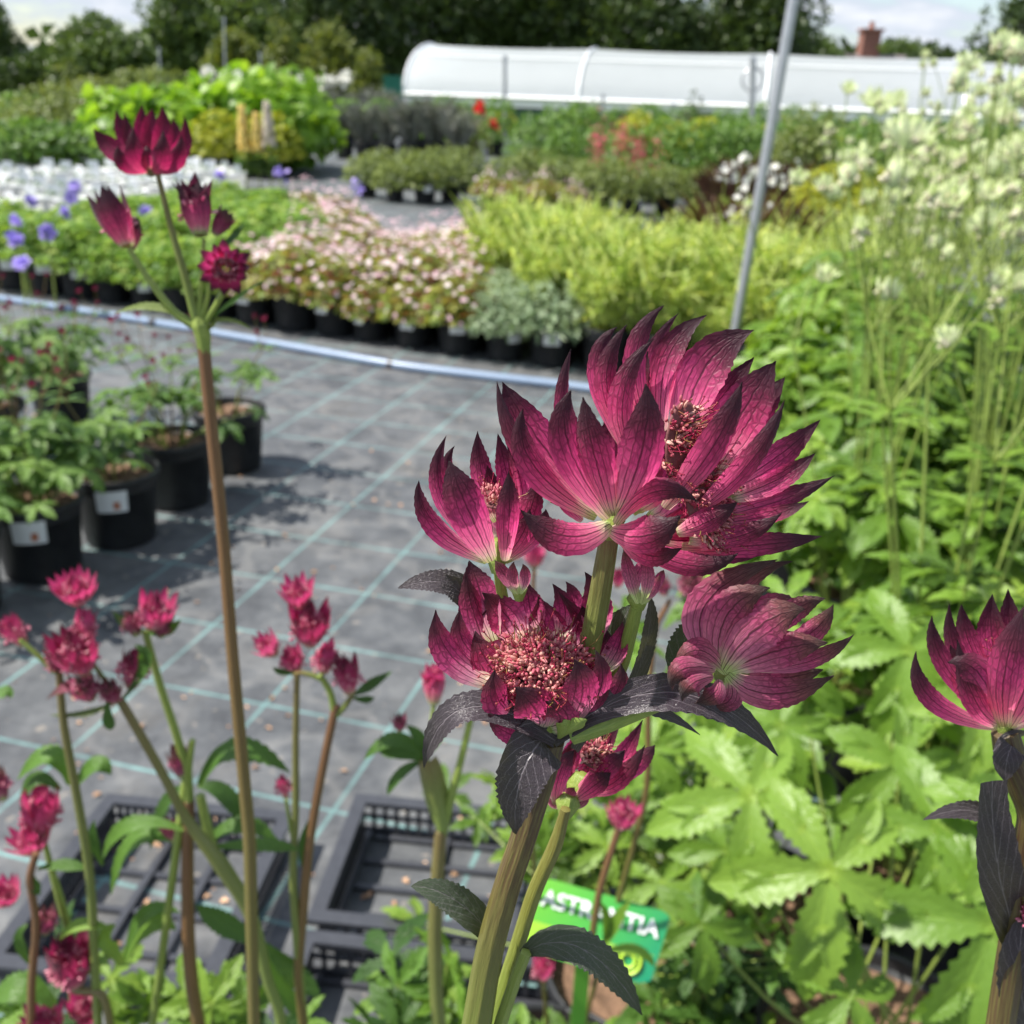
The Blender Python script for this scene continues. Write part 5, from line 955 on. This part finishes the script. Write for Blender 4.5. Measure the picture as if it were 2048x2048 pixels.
# --- big flower
hb = calyx(main, zp(905, 985, 1), ax(.25, -1, .2), .0016, .0035)
I, O = True, False
BIG = [  # (base),(mid),(tip), width, inner?, tint, cup, roll   (x,y in crop px, z mm: + is away)
 ((1080, 620, 5), (1010, 260+20, 8), (1128, 62, 9), 120, O, .62, .22, .25), ((1100, 560, 8), (1080, 300, 11), (1186, 95, 12), 90, O, .55, .2, .5),
 ((1120, 600, 7), (1140, 290, 11), (1302, 103, 12), 150, I, .62, .2, .2), ((1200, 640, 6), (1290, 330, 9), (1495, 165, 9), 250, I, .56, .14, .1),
 ((1240, 600, 9), (1380, 420, 12), (1497, 275, 12), 120, I, .8, .2, 0), ((960, 640, 3), (860, 330, 5), (934, 152, 6), 110, O, .66, .3, .3), ((980, 600, 2), (890, 370, 3), (974, 143, 4), 120, O, .6, .3, .2),
 ((960, 620, 7), (1010, 420, 9), (1060, 250, 10), 130, I, .5, .2, 0), ((1000, 700, 0), (960, 430, 1), (1085, 200, 4), 130, O, .5, .25, .4),
 ((760, 800, 1), (715, 500, 1), (745, 240, 2), 80, O, .62, .4, .5),
 ((830, 900, 3), (600, 600, 6), (462, 378, 7), 210, I, .42, .22, .25), ((830, 930, 1), (560, 680, 2), (440, 375, 5), 110, O, .55, .3, .3),
 ((850, 930, -1), (590, 720, -2), (548, 485, -2), 150, O, .5, .3, .2),
 ((1310, 760, 4), (1450, 500, 7), (1585, 293, 8), 260, I, .42, .10, -.1), ((1350, 720, 6), (1500, 520, 8), (1622, 358, 9), 160, I, .5, .1, 0),
 ((1350, 830, 4), (1570, 700, 7), (1768, 533, 8), 150, I, .36, .14, -.2), ((1380, 860, 3), (1590, 780, 5), (1748, 670, 6), 120, I, .34, .2, -.2),
 ((1330, 930, 2), (1590, 870, 4), (1824, 765, 5), 110, O, .62, .2, .3), ((1300, 960, 2), (1550, 930, 3), (1722, 868, 3), 90, I, .45, .2, .2),
 ((1230, 1030, -1), (1440, 1010, 0), (1612, 915, 0), 110, O, .55, .2, .2), ((1200, 1060, 1), (1500, 1050, 2), (1776, 1012, 3), 130, O, .6, .18, .2),
 ((1180, 1000, -2), (1310, 950, -3), (1428, 872, -3), 130, O, .58, .25, .25), ((1160, 960, 3), (1400, 960, 5), (1640, 880, 6), 120, I, .4, .2, 0),
 ((905, 935, -2), (735, 640, -5), (745, 412, -5), 185, O, .56, .22, .25), ((915, 930, -3), (840, 680, -6), (793, 440, -6), 180, O, .5, .22, -.25),
 ((930, 930, -3), (1035, 660, -7), (1052, 385, -7), 235, O, .5, .2, .12), ((1130, 900, -1), (1330, 640, -4), (1447, 378, -4), 160, O, .62, .25, .25),
 ((1230, 930, 0), (1470, 720, -2), (1622, 452, -1), 120, O, .66, .3, .3),
 ((905, 960, -2), (720, 1010, -5), (538, 905, -6), 185, O, .5, .2, .35), ((930, 965, -3), (1085, 830, -6), (1265, 872, -6), 130, O, .56, .3, .3),
 ((900, 985, -2), (1050, 1010, -7), (1196, 925, -8), 200, O, .66, .3, .1), ((960, 1010, -1), (1230, 1130, -3), (1432, 1080, -3), 125, O, .70, .25, .2),
 ((940, 1000, -1), (1060, 1090, -4), (1200, 1060, -5), 130, O, .4, .2, .3), ((790, 950, 2), (720, 870, 1), (690, 790, 0), 80, O, .75, .2, 0), ((860, 920, 4), (800, 760, 6), (690, 560, 8), 150, I, .3, .2, 0), ((1000, 900, 3), (1050, 750, 5), (1100, 560, 6), 180, I, .35, .2, 0), ((1100, 1040, 2), (1330, 1090, 3), (1560, 1075, 3), 110, O, .45, .2, .2),
 ((930, 900, 4), (935, 700, 6), (905, 480, 7), 280, I, .3, .1, 0), ((860, 900, 5), (770, 740, 7), (640, 560, 8), 200, I, .3, .1, 0), ((980, 900, 5), (1100, 740, 6), (1180, 540, 7), 260, I, .3, .1, 0), ((1060, 960, 5), (1240, 860, 6), (1420, 640, 8), 280, I, .3, .1, 0), ((1050, 1000, 4), (1300, 960, 5), (1560, 800, 6), 240, I, .35, .1, 0), ((1000, 1000, 3), (1250, 1030, 4), (1500, 980, 5), 170, I, .35, .1, 0), ((900, 900, 6), (960, 760, 7), (1000, 560, 8), 200, I, .4, .1, 0)]
for p0, p1, p2, w_, io, tn, cup, rl in BIG: bract(hb, (p0, p1, p2), w_, io, tn, cup, roll=rl)
dome_florets(hb, zp(1215, 660, 2), ax(.75, -.2, .9), .0044, .0070, .0010, 100, 170, ax(-.3, -1, 0), .0010); dome_florets(hb, zp(1310, 860, 2), ax(.7, -.4, .9), .0050, .0060, .0016, 120, 60, ax(-.3, -1, 0), .0010); dome_florets(hb, zp(1370, 990, 1.5), ax(.7, -.4, .9), .0035, .003, .001, 22, 22, ax(-.3, -1, 0), .0008)
dome_florets(hb, zp(790, 880, 1), ax(-.2, -.6, .9), .0022, .0012, .0006, 14, 10, None, .0008)
# --- lower flower, facing the viewer
hl = calyx(main, zp(655, 1790, 1), ax(0, -1, .35), .0024, .0045)
LOW = [((430, 1440, 5), (375, 1250, 8), (325, 1112, 9), 190, I, .62, .2, .3), ((540, 1450, 4), (480, 1340, 6), (378, 1243, 6), 200, I, .5, .2, .2), ((600, 1420, 7), (575, 1300, 9), (556, 1190, 9), 150, I, .6, .2, 0), ((690, 1430, 6), (720, 1320, 9), (668, 1207, 9), 130, I, .5, .2, 0),
 ((740, 1420, 7), (760, 1290, 10), (722, 1198, 10), 90, O, .55, .2, 0), ((820, 1460, 5), (850, 1300, 9), (802, 1160, 9), 165, I, .66, .2, 0), ((860, 1580, 2), (935, 1480, 4), (955, 1362, 4), 120, I, .12, .25, .3), ((780, 1420, 6), (800, 1380, 8), (690, 1240, 8), 100, I, .35, .2, 0),
 ((440, 1620, 0), (250, 1500, 1), (188, 1315, 1), 150, O, .5, .25, .35), ((450, 1560, 2), (310, 1460, 3), (288, 1312, 3), 120, O, .6, .25, .2), ((420, 1520, 4), (350, 1350, 6), (310, 1160, 7), 150, O, .4, .25, .2),
 ((560, 1760, -2), (455, 1700, -4), (430, 1560, -5), 170, O, .5, .3, .2), ((610, 1800, -2), (600, 1730, -6), (515, 1632, -7), 230, O, .62, .2, 0), ((725, 1790, -2), (790, 1660, -6), (758, 1518, -7), 190, O, .60, .28, .15), ((790, 1760, -1), (870, 1620, -4), (842, 1478, -4), 110, O, .66, .25, .2), ((800, 1750, -1), (925, 1660, -3), (948, 1535, -3), 120, O, .64, .28, .3), ((600, 1790, 0), (430, 1680, -2), (365, 1660, -2), 130, O, .6, .25, 0),
 ((640, 1810, -1), (500, 1800, -4), (402, 1740, -5), 150, O, .45, .25, .2), ((650, 1800, -2), (700, 1760, -5), (640, 1690, -6), 190, O, .4, .25, 0), ((560, 1700, 1), (420, 1560, 2), (350, 1400, 4), 190, I, .35, .2, 0), ((740, 1780, -1), (830, 1720, -3), (900, 1590, -3), 120, O, .5, .25, .2), ((780, 1620, 2), (880, 1500, 4), (890, 1400, 5), 100, O, .6, .25, .2), ((480, 1540, 3), (420, 1440, 6), (395, 1310, 7), 230, I, .3, .15, 0), ((620, 1500, 6), (640, 1400, 8), (610, 1260, 9), 240, I, .3, .15, 0), ((760, 1520, 5), (800, 1420, 7), (790, 1300, 8), 220, I, .3, .15, 0)]
for p0, p1, p2, w_, io, tn, cup, rl in LOW: bract(hl, (p0, p1, p2), w_, io, tn-.06, cup, m=BRL, roll=rl)
dome_florets(hl, zp(630, 1560, 1), ax(0, -.75, 1), .0072, .0056, .0034, 420, 200, None, .0013)
# --- cup shaped head of the tall stem at the left
ht = calyx(t1, atY(302, 338, YT), ax(0, -1, .1), .0032, .005, ST_OLV)
for p0, p1, p2, w_, io, tn in (((290, 335, 4), (228, 300, 6), (187, 257, 6), 52, I, .6), ((300, 330, 10), (255, 280, 14), (232, 220, 15), 46, I, .5), ((300, 330, 11), (266, 290, 14), (249, 224, 15), 40, I, .65), ((302, 330, 13), (285, 270, 17), (285, 209, 18), 44, I, .5), ((303, 330, 13), (300, 270, 17), (305, 216, 18), 50, I, .35), ((305, 330, 12), (325, 270, 16), (323, 211, 16), 46, I, .6), ((308, 335, 8), (362, 300, 9), (368, 231, 9), 44, I, .5), ((306, 335, 10), (345, 290, 13), (345, 235, 14), 44, I, .4),
 ((292, 340, 0), (248, 325, -3), (236, 291, -3), 44, O, .75), ((297, 342, -2), (272, 312, -8), (267, 254, -8), 50, O, .7), ((303, 342, -2), (322, 318, -9), (326, 260, -9), 52, O, .72), ((308, 342, 0), (352, 320, -3), (362, 268, -3), 46, O, .6), ((300, 342, -1), (296, 318, -6), (294, 292, -6), 56, O, .3)):
    bract(ht, (p0, p1, p2), w_, io, tn, .22, m=BRD, Yb=YT, zz=False, )
# --- left flower
hf = calyx(main, zp(440, 1125, 3), ax(0, -1, .2), .0017, .0035); YL = YH+.002
LEF = [((400, 1110, 0), (185, 960, -1), (118, 783, -1), 110, O, .5, .3, .45), ((300, 1000, 3), (200, 800, 4), (232, 598, 4), 90, O, .7, .3, .2), ((330, 900, 4), (240, 760, 5), (266, 640, 5), 70, O, .7, .3, .2), ((420, 1115, -2), (315, 890, -5), (242, 700, -4), 215, O, .52, .22, .12), ((440, 950, 4), (380, 770, 6), (360, 580, 6), 120, O, .5, .2, 0),
 ((475, 1115, -1), (490, 920, -4), (487, 745, -4), 125, O, .62, .25, .2), ((520, 950, 4), (480, 760, 6), (443, 590, 6), 110, I, .45, .2, 0), ((540, 950, 5), (540, 800, 6), (478, 625, 7), 110, I, .2, .2, 0), ((470, 1115, 1), (600, 1000, 2), (640, 900, 2), 110, O, .4, .2, .2), ((440, 1050, 4), (430, 880, 6), (400, 720, 6), 150, I, .25, .2, 0), ((460, 1110, 2), (570, 920, 3), (600, 780, 4), 130, O, .45, .2, .2), ((460, 1115, 0), (540, 1010, -1), (575, 900, -1), 110, O, .4, .2, .2)]
for p0, p1, p2, w_, io, tn, cup, rl in LEF: bract(hf, (p0, p1, p2), w_, io, tn, cup, roll=rl, Yb=YL)
dome_florets(hf, zp(430, 860, 4), ax(.2, -1, .4), .0035, .003, .001, 30, 30, None, .0009)
hu = calyx(main, zp(530, 1255, 4), ax(0, -1, .1), .0012, .002)
for p, w_, tn in ((((530, 1250, 2), (505, 1180, 0), (510, 1115, 0)), 60, .1), (((535, 1250, 2), (555, 1180, 1), (545, 1125, 1)), 60, .15), (((520, 1250, 3), (470, 1170, 1), (430, 1110, 1)), 70, .2)): bract(hu, p, w_, O, tn, .3, BRP)
# --- right flower (seen from outside)
hr = calyx(main, zp(1370, 1570, 1), ax(1, -.3, .1), .0024, .0035)
RIG = [((1350, 1500, 4), (1420, 1240, 6), (1655, 1115, 7), 130, O, .62, .2, 0), ((1330, 1520, 0), (1300, 1290, -1), (1592, 1108, 2), 190, O, .46, .2, .2), ((1350, 1540, -2), (1390, 1330, -5), (1562, 1225, -5), 210, O, .45, .2, .1), ((1370, 1560, -3), (1520, 1380, -7), (1706, 1312, -7), 250, O, .42, .15, 0), ((1480, 1480, 1), (1640, 1330, 1), (1790, 1268, 1), 130, O, .6, .2, 0),
 ((1560, 1500, -1), (1730, 1410, -2), (1822, 1292, -2), 120, O, .62, .25, 0), ((1400, 1560, -3), (1600, 1480, -6), (1800, 1450, -6), 190, O, .42, .18, 0), ((1520, 1560, -1), (1740, 1520, -2), (1908, 1415, -2), 90, O, .66, .25, .2), ((1390, 1580, -2), (1570, 1660, -5), (1825, 1585, -5), 170, O, .40, .2, .1), ((1380, 1580, 1), (1560, 1600, 0), (1780, 1560, 0), 200, O, .35, .2, 0), ((1450, 1500, 3), (1560, 1330, 4), (1700, 1300, 5), 200, O, .4, .2, 0)]
for p0, p1, p2, w_, io, tn, cup, rl in RIG: bract(hr, (p0, p1, p2), w_, io, tn, cup, m=BRP, roll=rl)
# nodding bud beside it
hn = calyx(main, zp(1235, 1640, -1), ax(-.2, .6, .4), .0022, .003, ST_OLV)
for p, w_, tn, m_ in ((((1385, 1580, -2), (1270, 1480, -5), (1160, 1560, -5)), 130, .35, BRP), (((1390, 1590, -2), (1400, 1680, -4), (1310, 1712, -4)), 120, .3, BRP), (((1340, 1560, -4), (1200, 1560, -8), (1160, 1650, -6)), 130, .75, BRP), (((1330, 1590, -5), (1240, 1620, -9), (1200, 1690, -7)), 140, .9, BRP), (((1350, 1600, -4), (1330, 1660, -7), (1250, 1700, -6)), 120, .8, BRP), (((1150, 1600, -2), (1145, 1660, -4), (1190, 1710, -4)), 50, .1, BRP)): bract(hn, p, w_, O, tn, .35, m_)
# --- green bud behind
hg = calyx(main, zp(1020, 1295, 3), ax(-.05, -1, .1), .0016, .002)
for p, w_, tn in ((((1020, 1290, 1), (985, 1170, 0), (960, 1060, 0)), 75, .05), (((1035, 1290, 0), (1060, 1180, -2), (1045, 1090, -1)), 70, .0), (((1045, 1290, 2), (1100, 1200, 2), (1125, 1150, 2)), 55, .0), (((1010, 1290, 3), (1010, 1180, 3), (1090, 1080, 3)), 70, .0), (((1030, 1290, 1), (1080, 1230, 0), (1110, 1170, 0)), 60, .0)): bract(hg, p, w_, O, tn, .3, BRP)
# --- small head hanging below the node
hd = calyx(main, atY(1152, 1592, YH+.012), ax(.3, -1, .1), .0022, .004)
YD = YH+.012
DWN = [((1105, 1600, 0), (1075, 1530, 0), (1120, 1490, 1)), ((1110, 1610, -2), (1120, 1545, -4), (1150, 1500, -4)), ((1150, 1600, -2), (1190, 1570, -4), (1222, 1545, -4)), ((1170, 1580, 0), (1235, 1560, 0), (1290, 1490, 0)), ((1180, 1590, 2), (1240, 1520, 3), (1285, 1440, 3)), ((1160, 1560, 3), (1200, 1500, 4), (1240, 1450, 4)), ((1130, 1560, 3), (1150, 1500, 4), (1190, 1455, 4)), ((1200, 1580, 1), (1270, 1530, 1), (1310, 1490, 1)), ((1140, 1600, -1), (1210, 1540, -3), (1250, 1500, -2)), ((1120, 1590, 1), (1100, 1500, 2), (1130, 1455, 3))]
DWN += [((1150, 1605, 2), (1130, 1540, 3), (1165, 1470, 4)), ((1165, 1600, 2), (1180, 1530, 3), (1215, 1460, 4))]
for i, p in enumerate(DWN): bract(hd, p, 52, O if i not in (4, 5, 6, 10, 11) else I, [.5, .55, .6, .45, .2, .4, .4, .5, .5, .5, .3, .3][i], .25, Yb=YD, zz=False)
dome_florets(hd, atY(1190, 1510, YD), ax(.3, -.8, .8), .0028, .0024, .0014, 60, 60, None, .0009)
hk = calyx(main, atY(1132, 1622, YD-.003), ax(.2, -1, .2), .0020, .003)
for p in (((1130, 1615, -1), (1108, 1600, -2), (1108, 1572, -2)), ((1135, 1615, -1), (1140, 1590, -3), (1150, 1575, -3)), ((1140, 1618, -1), (1165, 1600, -2), (1162, 1580, -2)), ((1128, 1612, -1), (1105, 1598, 0), (1120, 1560, 0))): bract(hk, p, 30, O, .1, .3, BRP, Yb=YD, zz=False)
# --- stems of the main plant
def zstem(pts, w_, m, ribs=7, ft=None, Yb=YH):
    P = [zp(*p, Yb) for p in pts]; ws = np.interp(np.linspace(0, 1, len(P)), np.linspace(0, 1, len(w_)), w_); r_ = [a*.4866*depth(p)/F/2 for a, p in zip(ws, P)]
    if ft is not None: P += [P[-1]*.4+ft*.6, ft]; r_ += [r_[-1]]*2
    b = B(); tube(b, P, r_, 36, ribs, .05, sub=8); return b.build('stem', m, main)
zstem([(905, 1000, 2), (880, 1150, 3), (855, 1300, 4), (800, 1560, 4), (700, 1790, 3), (660, 1860, 2)], [78, 90, 90, 95], ST_OLV)
zstem([(1015, 1300, 3), (985, 1420, 4), (940, 1560, 5), (820, 1720, 4), (700, 1830, 3)], [52, 62, 60], ST_GRN)
zstem([(1180, 1650, 0), (1020, 1720, -1), (860, 1790, -2), (745, 1830, -2)], [95, 85, 78], ST_GRN)
zstem([(655, 1770, -1), (655, 1830, 0), (650, 1880, 1)], [100, 90], ST_GRN)
zstem([(440, 1120, 3), (470, 1300, 8), (540, 1600, 9), (640, 1820, 5)], [40, 50, 50], ST_GRN)
P = [atY(x, y, YH) for x, y in ((1100, 1478), (1086, 1545), (1066, 1615), (1046, 1680), (1018, 1762), (980, 1900), (954, 2048), (938, 2160))]; ws = [60, 56, 53, 52, 53, 55, 58, 62]
ft_ = np.array([-.02, .10, .17]); r_ = [a*depth(p)/F/2 for a, p in zip(ws, P)]; P += [P[-1]*.4+ft_*.6, ft_]; r_ += [.003, .003]
b = B(); tube(b, P, r_, 40, 7, .05, sub=8, L0=.062); b.build('stem', ST_MAIN, main)
b = B(); P = [atY(x, y, YH+.005) for x, y in ((1131, 1618), (1110, 1690), (1070, 1780), (1038, 1880), (1008, 1980), (988, 2080))]; ws = [20, 29, 30, 30, 32, 34]; r_ = [a*depth(p)/F/2 for a, p in zip(ws, P)]; P += [P[-1]*.4+ft_*.6, ft_]; r_ += [.002, .002]; tube(b, P, r_, 28, 5, .05, sub=8, L0=.05); b.build('stem', ST_SIDE, main)
for x_, y_, dx in ((1128, 1462, -1), (1150, 1450, 1)):   # pale bracts at the fork
    leafp(main, [(1118, 1478, -3), (x_, 1455, -5), (1150+dx*25, 1440, -5)], YH, 34, ST_GRN, (0, 1, .2), .3, .5, 0, name='fork_scale')
# dark leaves
DLF = dict(m=DL, prof=(.5, .75, 1, 1, .85, .6, .3, .02), teeth=.06, nv=40)
leafp(main, [(1110, 1482, -3), (935, 1415, -4), (848, 1535, -5)], YH, 66, hint=(.1, -.55, .8), tint=.3, **DLF)
leafp(main, [(1085, 1478, -3), (1040, 1560, -7), (1032, 1668, -7)], YH, 118, hint=(0, -1, .1), tint=.2, m=DL, prof=(1.0, 1.02, .95, .85, .66, .42, .2, .02), teeth=.05, nv=40)
leafp(main, [(1105, 1482, -2), (1345, 1385, -4), (1556, 1512, -3)], YH, 74, hint=(.05, -.75, .6), tint=.1, m=DL, prof=(.4, .6, .9, 1.05, .95, .62, .28, .02), teeth=.04, nv=40)
leafp(main, [(1150, 1500, 6), (1250, 1415, 5), (1400, 1470, 5)], YH, 40, hint=(.05, -.4, .9), tint=.4, **DLF)
leafp(main, [(960, 1205, 9), (890, 1165, 8), (796, 1176, 7)], YH, 52, hint=(0, -.7, .7), tint=.3, **DLF)
leafp(main, [(970, 1230, 9), (915, 1180, 7), (880, 1158, 7)], YH, 46, hint=(0, -.9, .4), tint=.3, **DLF)
leafp(main, [(1215, 1390, 8), (1230, 1290, 9), (1262, 1210, 9)], YH, 78, hint=(-.4, -.8, .2), tint=.9, **DLF); leafp(main, [(1240, 1420, 8), (1290, 1300, 8), (1300, 1190, 8)], YH, 46, hint=(.5, -.8, .2), tint=.6, **DLF)
leafp(main, [(1370, 1370, 5), (1385, 1290, 5), (1420, 1230, 5)], YH, 90, hint=(-.3, -.8, .2), tint=1., **DLF)
leafp(main, [(990, 1880, 3), (910, 1800, 2), (822, 1772, 2)], YH, 62, hint=(.2, -.8, .6), tint=.95, **DLF)
leafp(main, [(1045, 1908, 2), (1165, 1898, 1), (1284, 2030, 0)], YH, 70, hint=(.2, -.6, .75), tint=.9, m=DL, prof=(.25, .6, .95, 1.05, .95, .7, .35, .02), teeth=.08, nv=44)
b = B(); P = [atY(x, y, YH+.001) for x, y in ((1052, 1905), (1030, 1960), (1000, 2050), (985, 2120))]; P += [P[-1]*.4+ft_*.6, ft_]; tube(b, P, [.0009, .0010, .0011, .0012, .0012, .0012], 14, 5, .1, sub=5, L0=.06); b.build('petiole', ST_GRN, main)

# ------------------------------------------------------------------ head at the right edge
re = near_plant('astrantia head cut by the right edge on a dark brown stem', (.16, .13), None)
YR = .150
hq = calyx(re, atY(2008, 1455, YR), ax(0, -1, .1), .0018, .003)
for p0, p1, p2, w_, io, tn in (((1995, 1455, 0), (1865, 1400, -2), (1832, 1302, -2), 52, O, .6), ((1990, 1440, 2), (1890, 1330, 4), (1864, 1231, 4), 50, O, .6), ((1985, 1400, 4), (1915, 1310, 6), (1899, 1206, 6), 44, O, .6), ((1990, 1380, 5), (1940, 1290, 7), (1923, 1208, 7), 52, O, .55), ((2010, 1380, 5), (1985, 1280, 8), (1985, 1188, 8), 76, I, .5), ((2020, 1380, 5), (2020, 1280, 8), (2016, 1178, 8), 76, I, .5), ((2000, 1458, -2), (1960, 1350, -6), (1895, 1325, -5), 80, O, .45), ((2000, 1450, -2), (1950, 1400, -5), (1914, 1278, -5), 62, O, .5), ((2010, 1455, -3), (2010, 1340, -8), (2050, 1210, -7), 84, O, .5), ((2015, 1455, -2), (2060, 1350, -6), (2100, 1230, -6), 90, O, .5), ((2015, 1455, 0), (2100, 1380, -2), (2160, 1300, -2), 90, O, .5), ((1990, 1440, 3), (1940, 1370, 4), (1900, 1290, 5), 80, I, .15), ((2060, 1400, 5), (2070, 1280, 8), (2080, 1190, 8), 80, I, .4)):
    bract(hq, (p0, p1, p2), w_, io, tn, .22, Yb=YR, zz=False)
dome_florets(hq, atY(2035, 1320, YR+.003), ax(0, -1, .5), .0042, .004, .002, 60, 90, None, .0010)
P = [atY(x, y, YR) for x, y in ((2010, 1462), (2022, 1510), (2048, 1570), (2066, 1640))]; b = B(); tube(b, P+[P[-1]*.5+np.array([.08, .065, .1]), np.array([.16, .13, .17])], [.0022, .0026, .0028, .0026, .0026, .0026], 24, 7, .05, sub=6, L0=.2); b.build('stem', ST_MAIN, re)
leafp(re, [(2048, 1470, 2), (2020, 1500, -3), (2010, 1560, -4)], YR, 60, m=DL, hint=(-.5, -1, 0), tint=.2, prof=(.8, 1, 1, 1, .9, .7, .4, .1), teeth=.02)
leafp(re, [(2025, 1700, 0), (1960, 1625, -2), (1846, 1640, -3)], YR, 42, hint=(0, -.7, .6), tint=.2, **DLF); leafp(re, [(2040, 1900, 0), (1995, 1730, -4), (1985, 1562, -4)], YR, 88, m=DL, hint=(.1, -1, .1), tint=.1, prof=(.7, .85, 1, 1, .9, .75, .7, .6), teeth=.03)
leafp(re, [(2060, 2070, 0), (2040, 1950, -3), (2048, 1830, -3)], YR, 90, m=DL, hint=(-.2, -1, .2), tint=.1, prof=(.7, .85, 1, 1, .9, .7, .4, .1), teeth=.03)
ihead(re, 2062, 1860, YR-.004, 90, ax(0, -1, .3), 62, BR, 9, 20, .4)
for _o in list(bpy.data.objects):
    if _o.users_collection == (): bpy.data.objects.remove(_o)
